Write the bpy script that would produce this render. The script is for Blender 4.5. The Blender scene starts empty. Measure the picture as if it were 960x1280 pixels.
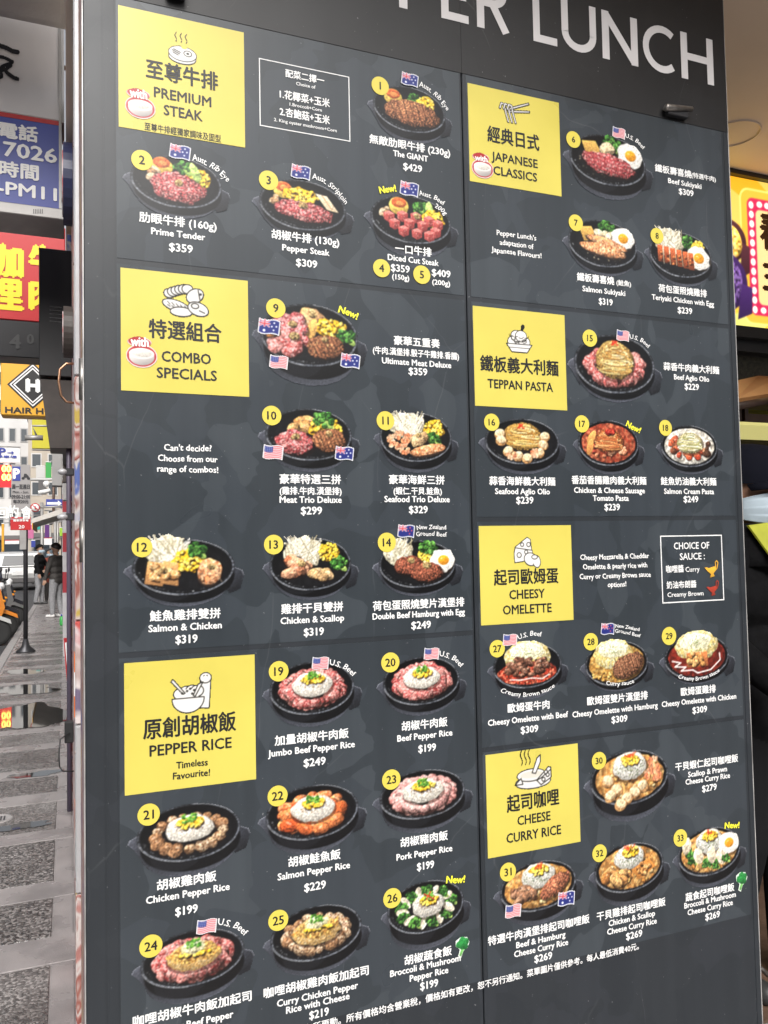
import bpy, math, random
import numpy as np
from mathutils import Vector, Matrix

# ------------------------------------------------------------------ camera, sky, sun, exposure
scene = bpy.context.scene
COL = scene.collection
CAMH = 1.5                                   # camera height above the pavement
YAW, PITCH, ROLL = (math.radians(a) for a in (21.66, 2.483, -1.12))
_fw = Vector((math.sin(YAW)*math.cos(PITCH), math.cos(YAW)*math.cos(PITCH), math.sin(PITCH)))
_rt = Vector((math.cos(YAW), -math.sin(YAW), 0)); _up = _rt.cross(_fw)
_r2 = _rt*math.cos(ROLL) + _up*math.sin(ROLL); _u2 = _up*math.cos(ROLL) - _rt*math.sin(ROLL)
cam = bpy.data.cameras.new('camera'); cam_ob = bpy.data.objects.new('camera', cam); COL.objects.link(cam_ob)
cam.sensor_fit = 'VERTICAL'; cam.sensor_height = 36.0; cam.lens = 36.0*1000/1280
cam.clip_start = 0.02; cam.clip_end = 1500
m = Matrix((_r2, _u2, -_fw)).transposed().to_4x4(); m.translation = (0, 0, CAMH)
cam_ob.matrix_world = m
scene.camera = cam_ob

SUN_EL, SUN_AZ = 42, 194                     # overcast: high, soft, from behind the camera
world = bpy.data.worlds.new('World'); scene.world = world; world.use_nodes = True
wn = world.node_tree; bg = wn.nodes['Background']
sky = wn.nodes.new('ShaderNodeTexSky'); sky.sky_type = 'NISHITA'; sky.sun_disc = False
sky.sun_elevation = math.radians(SUN_EL); sky.sun_rotation = math.radians(SUN_AZ)
sky.dust_density = 6.0; sky.air_density = 1.0; sky.ozone_density = 1.0
hs = wn.nodes.new('ShaderNodeHueSaturation'); hs.inputs['Saturation'].default_value = 0.22
wn.links.new(sky.outputs['Color'], hs.inputs['Color']); wn.links.new(hs.outputs['Color'], bg.inputs['Color'])
bg.inputs['Strength'].default_value = 0.13
sun = bpy.data.lights.new('sun', 'SUN'); sun.energy = 1.5; sun.angle = math.radians(30); sun.color = (1, 0.97, 0.93)
sun_ob = bpy.data.objects.new('sun', sun); COL.objects.link(sun_ob)
_az, _el = math.radians(SUN_AZ), math.radians(SUN_EL)
_sd = Vector((math.sin(_az)*math.cos(_el), math.cos(_az)*math.cos(_el), math.sin(_el)))
sun_ob.rotation_euler = (-_sd).to_track_quat('-Z', 'Y').to_euler()
sun_ob.location = _sd*60
vs = scene.view_settings; vs.view_transform = 'Standard'; vs.look = 'None'; vs.gamma = 1; vs.exposure = 0.56

rnd = random.Random(7); rng = np.random.default_rng(11)
R = math.radians

# a point of the photograph carried to its real distance
def ray(px, py): return _fw + _r2*((px-480)/1000) - _u2*((py-640)/1000)
def at(px, py, Y):
    d = ray(px, py); return d*(Y/d.y) + Vector((0, 0, CAMH))
def atz(px, py, z=0.0):
    d = ray(px, py); return d*((z-CAMH)/d.z) + Vector((0, 0, CAMH))

# ------------------------------------------------------------------ materials
MATS = {}
def lin(c): return tuple(((x/255/12.92) if x/255 <= .04045 else ((x/255+.055)/1.055)**2.4) for x in c[:3])
def mat(name, col=(.5, .5, .5), rough=.5, metal=0, spec=.5, noise=0, nscale=20, bump=0, bscale=60, emit=None, estr=0,
        alpha=1, trans=0, coat=0, srgb=None, rvar=0):
    if name in MATS: return MATS[name]
    if srgb: col = lin(srgb)
    mm = bpy.data.materials.new(name); mm.use_nodes = True; nt = mm.node_tree; b = nt.nodes['Principled BSDF']
    b.inputs['Base Color'].default_value = (*col, 1); b.inputs['Roughness'].default_value = rough
    b.inputs['Metallic'].default_value = metal; b.inputs['Specular IOR Level'].default_value = spec
    b.inputs['Coat Weight'].default_value = coat
    if trans: b.inputs['Transmission Weight'].default_value = trans
    if emit: b.inputs['Emission Color'].default_value = (*emit, 1); b.inputs['Emission Strength'].default_value = estr
    if noise or bump or rvar:
        tc = nt.nodes.new('ShaderNodeTexCoord')
    if noise or rvar:
        n = nt.nodes.new('ShaderNodeTexNoise'); n.inputs['Scale'].default_value = nscale; n.inputs['Detail'].default_value = 6
        nt.links.new(tc.outputs['Object'], n.inputs['Vector'])
    if noise:
        r = nt.nodes.new('ShaderNodeValToRGB'); r.color_ramp.elements[0].position = .3; r.color_ramp.elements[1].position = .7
        r.color_ramp.elements[0].color = (*[max(0, c*(1-noise)) for c in col], 1)
        r.color_ramp.elements[1].color = (*[min(1, c*(1+noise)) for c in col], 1)
        nt.links.new(n.outputs['Fac'], r.inputs['Fac']); nt.links.new(r.outputs['Color'], b.inputs['Base Color'])
    if rvar:
        mr = nt.nodes.new('ShaderNodeMapRange'); mr.inputs[1].default_value = .3; mr.inputs[2].default_value = .7
        mr.inputs[3].default_value = rough-rvar; mr.inputs[4].default_value = rough+rvar
        nt.links.new(n.outputs['Fac'], mr.inputs[0]); nt.links.new(mr.outputs[0], b.inputs['Roughness'])
    if bump:
        n2 = nt.nodes.new('ShaderNodeTexNoise'); n2.inputs['Scale'].default_value = bscale; n2.inputs['Detail'].default_value = 5
        nt.links.new(tc.outputs['Object'], n2.inputs['Vector'])
        bp = nt.nodes.new('ShaderNodeBump'); bp.inputs['Strength'].default_value = bump; bp.inputs['Distance'].default_value = .01
        nt.links.new(n2.outputs['Fac'], bp.inputs['Height']); nt.links.new(bp.outputs['Normal'], b.inputs['Normal'])
    MATS[name] = mm
    return mm

def board_mat(name, c0, c1, c2, rough):
    """worn matt vinyl: faint torn-paper patches, vertical run marks, dust and fine scratches"""
    mm = bpy.data.materials.new(name); mm.use_nodes = True; nt = mm.node_tree; b = nt.nodes['Principled BSDF']
    N = nt.nodes.new; L = nt.links.new
    tc = N('ShaderNodeTexCoord')
    n1 = N('ShaderNodeTexNoise'); n1.inputs['Scale'].default_value = 3.2; n1.inputs['Detail'].default_value = 3; n1.inputs['Distortion'].default_value = .6
    L(tc.outputs['Object'], n1.inputs['Vector'])
    v = N('ShaderNodeTexVoronoi'); v.inputs['Scale'].default_value = 13; v.inputs['Randomness'].default_value = 1
    mx = N('ShaderNodeMixRGB'); mx.inputs[0].default_value = .22; L(tc.outputs['Object'], mx.inputs[1]); L(n1.outputs['Color'], mx.inputs[2]); L(mx.outputs[0], v.inputs['Vector'])
    sep = N('ShaderNodeSeparateColor'); L(v.outputs['Color'], sep.inputs[0])
    r = N('ShaderNodeValToRGB'); r.color_ramp.interpolation = 'CONSTANT'
    e = r.color_ramp.elements; e[0].position = 0; e[0].color = (*c0, 1); e[1].position = .45; e[1].color = (*c1, 1)
    x = e.new(.8); x.color = (*c2, 1)
    L(sep.outputs[0], r.inputs['Fac'])
    # run marks
    mp = N('ShaderNodeMapping'); mp.inputs['Scale'].default_value = (26, 26, 1.2); L(tc.outputs['Object'], mp.inputs['Vector'])
    n2 = N('ShaderNodeTexNoise'); n2.inputs['Scale'].default_value = 1; n2.inputs['Detail'].default_value = 5; L(mp.outputs[0], n2.inputs['Vector'])
    r2 = N('ShaderNodeValToRGB'); r2.color_ramp.elements[0].position = .35; r2.color_ramp.elements[0].color = (.93, .93, .93, 1); r2.color_ramp.elements[1].position = .75; r2.color_ramp.elements[1].color = (1.1, 1.1, 1.09, 1)
    L(n2.outputs['Fac'], r2.inputs['Fac'])
    ml = N('ShaderNodeMixRGB'); ml.blend_type = 'MULTIPLY'; ml.inputs[0].default_value = 1; L(r.outputs[0], ml.inputs[1]); L(r2.outputs[0], ml.inputs[2])
    # dust specks and scratches
    n3 = N('ShaderNodeTexNoise'); n3.inputs['Scale'].default_value = 130; n3.inputs['Detail'].default_value = 2; L(tc.outputs['Object'], n3.inputs['Vector'])
    r3 = N('ShaderNodeValToRGB'); r3.color_ramp.elements[0].position = .75; r3.color_ramp.elements[0].color = (0, 0, 0, 1); r3.color_ramp.elements[1].position = .78; r3.color_ramp.elements[1].color = (.35, .35, .35, 1)
    L(n3.outputs['Fac'], r3.inputs['Fac'])
    mp4 = N('ShaderNodeMapping'); mp4.inputs['Scale'].default_value = (2.2, 2, 1.1); mp4.inputs['Rotation'].default_value = (0, .35, 0); L(tc.outputs['Object'], mp4.inputs['Vector'])
    v4 = N('ShaderNodeTexVoronoi'); v4.feature = 'DISTANCE_TO_EDGE'; v4.inputs['Scale'].default_value = 1.4
    mx4 = N('ShaderNodeMixRGB'); mx4.inputs[0].default_value = .1; L(mp4.outputs[0], mx4.inputs[1]); L(n1.outputs['Color'], mx4.inputs[2]); L(mx4.outputs[0], v4.inputs['Vector'])
    r4 = N('ShaderNodeValToRGB'); r4.color_ramp.elements[0].position = 0; r4.color_ramp.elements[0].color = (.13, .13, .13, 1); r4.color_ramp.elements[1].position = .0035; r4.color_ramp.elements[1].color = (0, 0, 0, 1)
    L(v4.outputs['Distance'], r4.inputs['Fac'])
    n5 = N('ShaderNodeTexNoise'); n5.inputs['Scale'].default_value = 5; L(tc.outputs['Object'], n5.inputs['Vector'])
    r5 = N('ShaderNodeValToRGB'); r5.color_ramp.elements[0].position = .48; r5.color_ramp.elements[1].position = .6; L(n5.outputs['Fac'], r5.inputs['Fac'])
    m5 = N('ShaderNodeMixRGB'); m5.blend_type = 'MULTIPLY'; m5.inputs[0].default_value = 1; L(r4.outputs[0], m5.inputs[1]); L(r5.outputs[0], m5.inputs[2])
    a1 = N('ShaderNodeMixRGB'); a1.blend_type = 'ADD'; a1.inputs[0].default_value = .35; L(ml.outputs[0], a1.inputs[1]); L(r3.outputs[0], a1.inputs[2])
    a2 = N('ShaderNodeMixRGB'); a2.blend_type = 'ADD'; a2.inputs[0].default_value = .18; L(a1.outputs[0], a2.inputs[1]); L(m5.outputs[0], a2.inputs[2])
    L(a2.outputs[0], b.inputs['Base Color'])
    mr = N('ShaderNodeMapRange'); mr.inputs[1].default_value = .3; mr.inputs[2].default_value = .7; mr.inputs[3].default_value = rough-.03; mr.inputs[4].default_value = rough+.05
    L(n1.outputs['Fac'], mr.inputs[0]); L(mr.outputs[0], b.inputs['Roughness'])
    bp = N('ShaderNodeBump'); bp.inputs['Strength'].default_value = .12; bp.inputs['Distance'].default_value = .004
    L(n1.outputs['Fac'], bp.inputs['Height']); L(bp.outputs['Normal'], b.inputs['Normal'])
    MATS[name] = mm
    return mm

def print_mat(name, rough=.4, emit=0):
    mm = bpy.data.materials.new(name); mm.use_nodes = True; nt = mm.node_tree; b = nt.nodes['Principled BSDF']
    a = nt.nodes.new('ShaderNodeVertexColor'); a.layer_name = 'ink'
    nt.links.new(a.outputs['Color'], b.inputs['Base Color']); b.inputs['Roughness'].default_value = rough
    if emit:
        nt.links.new(a.outputs['Color'], b.inputs['Emission Color']); b.inputs['Emission Strength'].default_value = emit
    MATS[name] = mm
    return mm

# ------------------------------------------------------------------ objects
def wloc(p):
    v = Vector((0, 0, 0))
    while p is not None: v += p.location; p = p.parent
    return v
def tag(o, label=None, cat=None, group=None, kind=None):
    if label: o['label'] = label
    if cat: o['category'] = cat
    if group: o['group'] = group
    if kind: o['kind'] = kind
    return o
def thing(name, loc, label, cat, group=None, rz=0):
    o = bpy.data.objects.new(name, None); COL.objects.link(o); o.location = loc; o.rotation_euler.z = rz
    o.empty_display_size = .1
    return tag(o, label, cat, group)
def link_mesh(name, me, mats, parent=None):
    o = bpy.data.objects.new(name, me); COL.objects.link(o)
    for mm in (mats if isinstance(mats, (list, tuple)) else [mats]): me.materials.append(MATS[mm] if isinstance(mm, str) else mm)
    if parent is not None: o.parent = parent
    return o
class MB:
    """collects shapes in world coordinates and links them as one mesh"""
    def __init__(s): s.v = []; s.f = []; s.m = []; s.sm = []
    def add(s, vs_, fs, mi=0, smooth=False):
        k = len(s.v); s.v += [tuple(p) for p in vs_]; s.f += [tuple(i+k for i in f) for f in fs]; s.m += [mi]*len(fs); s.sm += [smooth]*len(fs); return s
    def box(s, a, b, mi=0, bev=0):
        x0, x1 = sorted((a[0], b[0])); y0, y1 = sorted((a[1], b[1])); z0, z1 = sorted((a[2], b[2]))
        if bev:
            c = min(bev, (x1-x0)*.45, (y1-y0)*.45, (z1-z0)*.45); V = []
            for X, sx in ((x0, 1), (x1, -1)):
                for Y, sy in ((y0, 1), (y1, -1)):
                    for Z, sz in ((z0, 1), (z1, -1)):
                        V += [(X, Y+sy*c, Z+sz*c), (X+sx*c, Y, Z+sz*c), (X+sx*c, Y+sy*c, Z)]
            idx = lambda i, j, k, a_: ((i*2+j)*2+k)*3+a_
            F = []
            for i in (0, 1):
                F.append([idx(i, 0, 0, 0), idx(i, 1, 0, 0), idx(i, 1, 1, 0), idx(i, 0, 1, 0)])
                F.append([idx(0, i, 0, 1), idx(1, i, 0, 1), idx(1, i, 1, 1), idx(0, i, 1, 1)])
                F.append([idx(0, 0, i, 2), idx(1, 0, i, 2), idx(1, 1, i, 2), idx(0, 1, i, 2)])
                for j in (0, 1):
                    F.append([idx(i, j, 0, 0), idx(i, j, 1, 0), idx(i, j, 1, 1), idx(i, j, 0, 1)])
                    F.append([idx(i, 0, j, 0), idx(i, 1, j, 0), idx(i, 1, j, 2), idx(i, 0, j, 2)])
                    F.append([idx(0, i, j, 1), idx(1, i, j, 1), idx(1, i, j, 2), idx(0, i, j, 2)])
                    for k in (0, 1): F.append([idx(i, j, k, 0), idx(i, j, k, 1), idx(i, j, k, 2)])
            return s.add(V, F, mi)
        V = [(x0, y0, z0), (x1, y0, z0), (x1, y1, z0), (x0, y1, z0), (x0, y0, z1), (x1, y0, z1), (x1, y1, z1), (x0, y1, z1)]
        return s.add(V, [(0, 3, 2, 1), (4, 5, 6, 7), (0, 1, 5, 4), (1, 2, 6, 5), (2, 3, 7, 6), (3, 0, 4, 7)], mi)
    def tube(s, pts, rad, n=8, mi=0, cap=True):
        pts = [Vector(p) for p in pts]; rs = rad if isinstance(rad, (list, tuple)) else [rad]*len(pts)
        V = []; ref = None
        for i, p in enumerate(pts):
            t = (pts[min(i+1, len(pts)-1)] - pts[max(i-1, 0)])
            t = t.normalized() if t.length > 1e-9 else Vector((0, 0, 1))
            if ref is None: ref = Vector((0, 0, 1)) if abs(t.z) < .9 else Vector((1, 0, 0))
            u = t.cross(ref).normalized(); w = u.cross(t).normalized(); ref = w
            for k in range(n):
                a = 2*math.pi*k/n; V.append(p + (u*math.cos(a)+w*math.sin(a))*rs[i])
        F = [(i*n+k, i*n+(k+1) % n, (i+1)*n+(k+1) % n, (i+1)*n+k) for i in range(len(pts)-1) for k in range(n)]
        if cap: F += [tuple(range(n))[::-1], tuple((len(pts)-1)*n+k for k in range(n))]
        return s.add(V, F, mi, True)
    def lathe(s, c, prof, n=20, axis='z', mi=0):
        c = Vector(c); V = []
        ax = {'z': lambda r, h, a: (r*math.cos(a), r*math.sin(a), h), 'x': lambda r, h, a: (h, r*math.cos(a), r*math.sin(a)), 'y': lambda r, h, a: (r*math.cos(a), h, r*math.sin(a))}[axis]
        for r, h in prof:
            for k in range(n): V.append(c + Vector(ax(max(r, 1e-4), h, 2*math.pi*k/n)))
        F = [(i*n+k, i*n+(k+1) % n, (i+1)*n+(k+1) % n, (i+1)*n+k) for i in range(len(prof)-1) for k in range(n)]
        F += [tuple(range(n))[::-1], tuple((len(prof)-1)*n+k for k in range(n))]
        return s.add(V, F, mi, True)
    def ell(s, c, r, n=16, k=10, mi=0, rot=None):
        V = []; rt_ = rot or Matrix.Identity(3)
        for i in range(k+1):
            t = math.pi*i/k
            for j in range(n):
                a = 2*math.pi*j/n
                V.append(Vector(c) + rt_ @ Vector((r[0]*math.sin(t)*math.cos(a), r[1]*math.sin(t)*math.sin(a), r[2]*math.cos(t))))
        F = [(i*n+j, (i+1)*n+j, (i+1)*n+(j+1) % n, i*n+(j+1) % n) for i in range(k) for j in range(n)]
        return s.add(V, F, mi, True)
    def prism(s, poly, y0, y1, mi=0, axis='y'):
        """poly in (x,z) pushed along y, or (x,y) along z, or (y,z) along x"""
        n = len(poly); mk = {'y': lambda p, h: (p[0], h, p[1]), 'z': lambda p, h: (p[0], p[1], h), 'x': lambda p, h: (h, p[0], p[1])}[axis]
        V = [mk(p, y0) for p in poly] + [mk(p, y1) for p in poly]
        F = [tuple(range(n)), tuple(range(2*n-1, n-1, -1))] + [(i, (i+1) % n, (i+1) % n+n, i+n) for i in range(n)]
        return s.add(V, F, mi)
    def build(s, name, mats, parent=None, local=False, fix=True):
        off = Vector((0, 0, 0)) if (local or parent is None) else wloc(parent)
        me = bpy.data.meshes.new(name)
        me.from_pydata([tuple(Vector(p)-off) for p in s.v], [], s.f)
        me.polygons.foreach_set('material_index', s.m); me.polygons.foreach_set('use_smooth', s.sm)
        if fix:
            import bmesh
            bm = bmesh.new(); bm.from_mesh(me); bmesh.ops.recalc_face_normals(bm, faces=bm.faces); bm.to_mesh(me); bm.free()
        return link_mesh(name, me, mats, parent)
def copy_tree(o, parent=None):
    c = o.copy(); COL.objects.link(c)
    if parent is not None: c.parent = parent
    for ch in list(o.children): copy_tree(ch, c)
    return c

# ------------------------------------------------------------------ lettering
_tc = {}
def glyphs(text, bold=0.0, spacing=1.0):
    key = (text, bold, spacing)
    if key in _tc: return _tc[key]
    c = bpy.data.curves.new('lettering', 'FONT'); c.body = text; c.size = 1; c.resolution_u = 2; c.offset = bold; c.space_character = spacing
    o = bpy.data.objects.new('lettering', c); COL.objects.link(o)
    dg = bpy.context.evaluated_depsgraph_get(); dg.update()
    me = bpy.data.meshes.new_from_object(o.evaluated_get(dg))
    n = len(me.vertices); v = np.zeros(n*3); me.vertices.foreach_get('co', v); v = v.reshape(-1, 3)[:, :2].copy()
    f = [tuple(p.vertices) for p in me.polygons]
    bpy.data.objects.remove(o); bpy.data.curves.remove(c); bpy.data.meshes.remove(me)
    _tc[key] = (v, f)
    return v, f
_capv = glyphs('H')[0]; CAP = float(_capv[:, 1].max())
_zhv = glyphs('國')[0]; ZB, ZT = float(_zhv[:, 1].min()), float(_zhv[:, 1].max())
def is_zh(t): return any(ord(ch) > 0x2e80 for ch in t)
def text_fit(text, w, h, bold=0.0, spacing=1.0):
    """vertices centred on 0,0 with ink width w and cap (or CJK glyph) height h"""
    v, f = glyphs(text, bold, spacing); v = v.copy()
    if len(v) == 0: return v, f
    lo, hi = (ZB, ZT) if is_zh(text) else (0, CAP)
    x0, x1 = v[:, 0].min(), v[:, 0].max()
    sy = h/(hi-lo); sx = (w/(x1-x0)) if w else sy
    v[:, 0] = (v[:, 0]-(x0+x1)/2)*sx; v[:, 1] = (v[:, 1]-(lo+hi)/2)*sy
    return v, f

# ------------------------------------------------------------------ a small painter for printed pictures (ink only, on flat sheets)
_ns = {}
def nfield(cells, seed=0):
    key = (cells, seed)
    if key not in _ns:
        g = np.random.default_rng(cells*31+seed).random((cells+1, cells+1)); g[-1] = g[0]; g[:, -1] = g[:, 0]
        t = np.linspace(0, cells, 512, endpoint=False); i = t.astype(int); q = t-i; q = q*q*(3-2*q)
        a = g[i][:, i]*(1-q)[None]+g[i][:, i+1]*q[None]; b = g[i+1][:, i]*(1-q)[None]+g[i+1][:, i+1]*q[None]
        _ns[key] = a*(1-q)[:, None]+b*q[:, None]
    return _ns[key]
class Paint:
    def __init__(s, x0, x1, y0, y1, cols, ss=2):
        s.x0, s.x1, s.y0, s.y1 = x0, x1, y0, y1; s.W = cols*ss; s.cell = (x1-x0)/s.W; s.H = int(round((y1-y0)/s.cell/ss))*ss; s.ss = ss
        s.rgb = np.zeros((s.H, s.W, 3)); s.a = np.zeros((s.H, s.W)); s.o = rng.integers(0, 512, 2); s.k = 1.0
    def win(s, x, y, r):
        i0 = max(0, int((x-r-s.x0)/s.cell)-1); i1 = min(s.W, int((x+r-s.x0)/s.cell)+2)
        j0 = max(0, int((y-r-s.y0)/s.cell)-1); j1 = min(s.H, int((y+r-s.y0)/s.cell)+2)
        if i1 <= i0 or j1 <= j0: return None
        X, Y = np.meshgrid(s.x0+(np.arange(i0, i1)+.5)*s.cell, s.y0+(np.arange(j0, j1)+.5)*s.cell)
        return (slice(j0, j1), slice(i0, i1)), X, Y
    def tex(s, X, Y, cells, seed=0):
        f = nfield(cells, seed); sc = 512/2.6
        return f[((Y*sc).astype(int)+s.o[0]) % 512, ((X*sc).astype(int)+s.o[1]) % 512]-.5
    def over(s, sl, col, m, alpha=True):
        m = np.clip(m, 0, 1); col = np.asarray(col, float)
        s.rgb[sl] = s.rgb[sl]*(1-m[..., None])+col*m[..., None]
        if alpha: s.a[sl] = np.maximum(s.a[sl], m)
    def ell(s, cx, cy, rx, ry, col, rot=0, shade=.3, rough=0, tex=0, cells=64, edge=.0, clip=None, op=1, lo=None):
        cx, cy, rx, ry = cx*s.k, cy*s.k, rx*s.k, ry*s.k
        w = s.win(cx, cy, max(rx, ry)*1.25)
        if w is None: return
        sl, X, Y = w; c, n = math.cos(rot), math.sin(rot)
        u = ((X-cx)*c+(Y-cy)*n)/rx; v = (-(X-cx)*n+(Y-cy)*c)/ry
        r = np.sqrt(u*u+v*v)
        if rough: r = r*(1+rough*2*s.tex(X+cx*3, Y+cy*5, 24, 3))
        m = np.clip((1-r)*min(rx, ry)/s.cell+.5, 0, 1)*op
        sh = 1+shade*(-.35*u+.75*v)-edge*np.clip(r, 0, 1)**3
        if tex: sh = sh+tex*2*s.tex(X, Y, cells, 1)
        colr = np.asarray(col, float)[None, None]*np.clip(sh, .15, 1.7)[..., None]
        if lo is not None:
            k = np.clip(.28+3.2*s.tex(X+.7, Y+.3, cells, 5), 0, 1)[..., None]; colr = colr*(1-k)+np.asarray(lo, float)*np.clip(sh, .3, 1.5)[..., None]*k
        if clip is not None: m = m*clip(X, Y)
        s.over(sl, np.clip(colr, 0, 255), m)
    def line(s, pts, wd, col, op=1, taper=False):
        if s.k != 1: pts = [(a*s.k, b*s.k) for a, b in pts]
        for (ax, ay), (bx, by) in zip(pts[:-1], pts[1:]):
            L = math.hypot(bx-ax, by-ay); w = s.win((ax+bx)/2, (ay+by)/2, L/2+wd*2)
            if w is None or L < 1e-9: continue
            sl, X, Y = w; t = np.clip(((X-ax)*(bx-ax)+(Y-ay)*(by-ay))/L/L, 0, 1)
            d = np.hypot(X-ax-t*(bx-ax), Y-ay-t*(by-ay)); s.over(sl, col, np.clip((wd/2-d)/s.cell+.5, 0, 1)*op)
    def poly(s, pts, col, shade=0, op=1, g=(0, 1), line=0, lcol=(20, 20, 20)):
        if s.k != 1: pts = [(a*s.k, b*s.k) for a, b in pts]
        P = np.array(pts, float); c = (P.min(0)+P.max(0))/2; r = (P.max(0)-P.min(0)).max()/2
        w = s.win(c[0], c[1], r)
        if w is None: return
        sl, X, Y = w; ins = np.zeros(X.shape, bool); dmin = np.full(X.shape, 1e9)
        for (ax, ay), (bx, by) in zip(pts, list(pts[1:])+[pts[0]]):
            if abs(by-ay) > 1e-12: ins ^= ((ay > Y) != (by > Y)) & (X < (bx-ax)*(Y-ay)/(by-ay)+ax)
            L2 = (bx-ax)**2+(by-ay)**2+1e-12; t = np.clip(((X-ax)*(bx-ax)+(Y-ay)*(by-ay))/L2, 0, 1)
            dmin = np.minimum(dmin, np.hypot(X-ax-t*(bx-ax), Y-ay-t*(by-ay)))
        m = np.clip(np.where(ins, dmin, -dmin)/s.cell+.5, 0, 1)*op
        colr = np.asarray(col, float)[None, None]*(1+shade*((X-c[0])*g[0]+(Y-c[1])*g[1])/r)[..., None]
        s.over(sl, np.clip(colr, 0, 255), m)
        if line: s.line(list(pts)+[pts[0]], line, lcol)
    def grain(s, amt=.1):
        n = rng.normal(0, amt, (s.H//2, s.W//2)).repeat(2, 0).repeat(2, 1); s.rgb = np.clip(s.rgb*(1+n[..., None]), 0, 255)
        b = s.rgb.copy()
        for ax in (0, 1): b = (np.roll(b, 2, ax)+np.roll(b, -2, ax)+b)/3
        s.rgb = np.clip(s.rgb+.75*(s.rgb-b)*(s.a[..., None] > .9), 0, 255)
    def mesh(s, name, mp, matname, parent):
        """one quad per sample, kept where there is ink; mp carries (x,y) arrays to world points"""
        k = s.ss; H, W = s.H//k, s.W//k
        A = s.a.reshape(H, k, W, k).mean((1, 3)); pm = (s.rgb*s.a[..., None]).reshape(H, k, W, k, 3).mean((1, 3))
        C = pm/np.maximum(A, 1e-3)[..., None]; keep = A > .5
        jj, ii = np.nonzero(keep); cs = s.cell*k
        vid = -np.ones((H+1, W+1), int); cor = np.zeros((H+1, W+1), bool)
        for dj in (0, 1):
            for di in (0, 1): cor[jj+dj, ii+di] = True
        vj, vi = np.nonzero(cor); vid[vj, vi] = np.arange(len(vj))
        P = mp(s.x0+vi*cs, s.y0+vj*cs)
        off = np.array(wloc(parent)) if parent is not None else 0
        me = bpy.data.meshes.new(name); n = len(jj)
        me.vertices.add(len(vj)); me.vertices.foreach_set('co', (P-off).astype(np.float32).ravel())
        q = np.stack([vid[jj, ii], vid[jj, ii+1], vid[jj+1, ii+1], vid[jj+1, ii]], 1)
        me.loops.add(n*4); me.loops.foreach_set('vertex_index', q.ravel().astype(np.int32))
        me.polygons.add(n); me.polygons.foreach_set('loop_start', np.arange(0, n*4, 4, dtype=np.int32))
        me.update(calc_edges=True)
        # colour at the corners: mean of the kept cells that touch them
        acc = np.zeros((H+1, W+1, 3)); cnt = np.zeros((H+1, W+1))
        for dj in (0, 1):
            for di in (0, 1):
                np.add.at(acc, (jj+dj, ii+di), C[jj, ii]); np.add.at(cnt, (jj+dj, ii+di), 1)
        vc = (acc[vj, vi]/cnt[vj, vi][:, None])/255
        vc = np.where(vc <= .04045, vc/12.92, ((vc+.055)/1.055)**2.4)*.94
        at_ = me.color_attributes.new('ink', 'FLOAT_COLOR', 'POINT')
        at_.data.foreach_set('color', np.concatenate([vc, np.ones((len(vc), 1))], 1).astype(np.float32).ravel())
        return link_mesh(name, me, matname, parent)

# ---- food in ink.  x runs over the plate's half width, y is already in the same unit
def U(a, b): return rng.uniform(a, b)
def pick(l): return l[int(rng.integers(len(l)))]
def pan(p, q, dep):
    def hand(P, c): p.poly(P, c, .5, g=(-.4, .8)); p.line([P[0], P[1], P[2]], .02, (135, 138, 146), .8)
    hand([(-.9, .2*q), (-1.12, .0), (-1.16, -.14*q), (-1.04, -.36*q), (-.88, -.8*q), (-.7, -.2*q)], (60, 62, 69))
    hand([(.93, .0), (1.15, -.16*q), (1.19, -.34*q), (1.11, -.84*q), (.88, -.98*q), (.7, -.4*q)], (44, 46, 52))
    # wall of the plate
    p.ell(0, -dep*.95, 0.92, q*.93, (50, 52, 58), shade=-.5, tex=.05)
    p.ell(.03, -dep*.62, .965, q*.97, (12, 12, 14), shade=.1)
    p.ell(-.25, -dep*.98-.1*q, .5, q*.6, (46, 48, 54), shade=0, op=.35)
    p.ell(0, 0, 1, q, (32, 33, 36), shade=.2, tex=.15)
    p.ell(0, 0, 0.985, q*.98, (78, 81, 88), shade=-.35, tex=.7, cells=110)
    p.ell(0, .005, .955, q*.95, (28, 29, 31), shade=0, tex=.2)
    p.ell(0, .01, .925, q*.915, (13, 13, 15), shade=-.5, tex=.25)
    p.ell(.02, -.03*q, .8, q*.77, (18, 18, 20), shade=-.25, tex=.3, cells=40)
    for _ in range(26):
        a = U(3.3, 5.2); p.ell(.9*math.cos(a)*U(.96, 1.0), .89*q*math.sin(a)*U(.96, 1), .012, .008, (165, 168, 172), op=U(.3, .9))
    # gloss on the rim
    for a0, a1, cc in ((3.35, 4.6, 150), (.5, 1.5, 110), (5.1, 5.9, 95)):
        pts = [(1.0*.985*math.cos(a), q*.985*math.sin(a)) for a in np.linspace(a0, a1, 14)]; p.line(pts, .018, (cc, cc+2, cc+6), .75)
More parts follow.
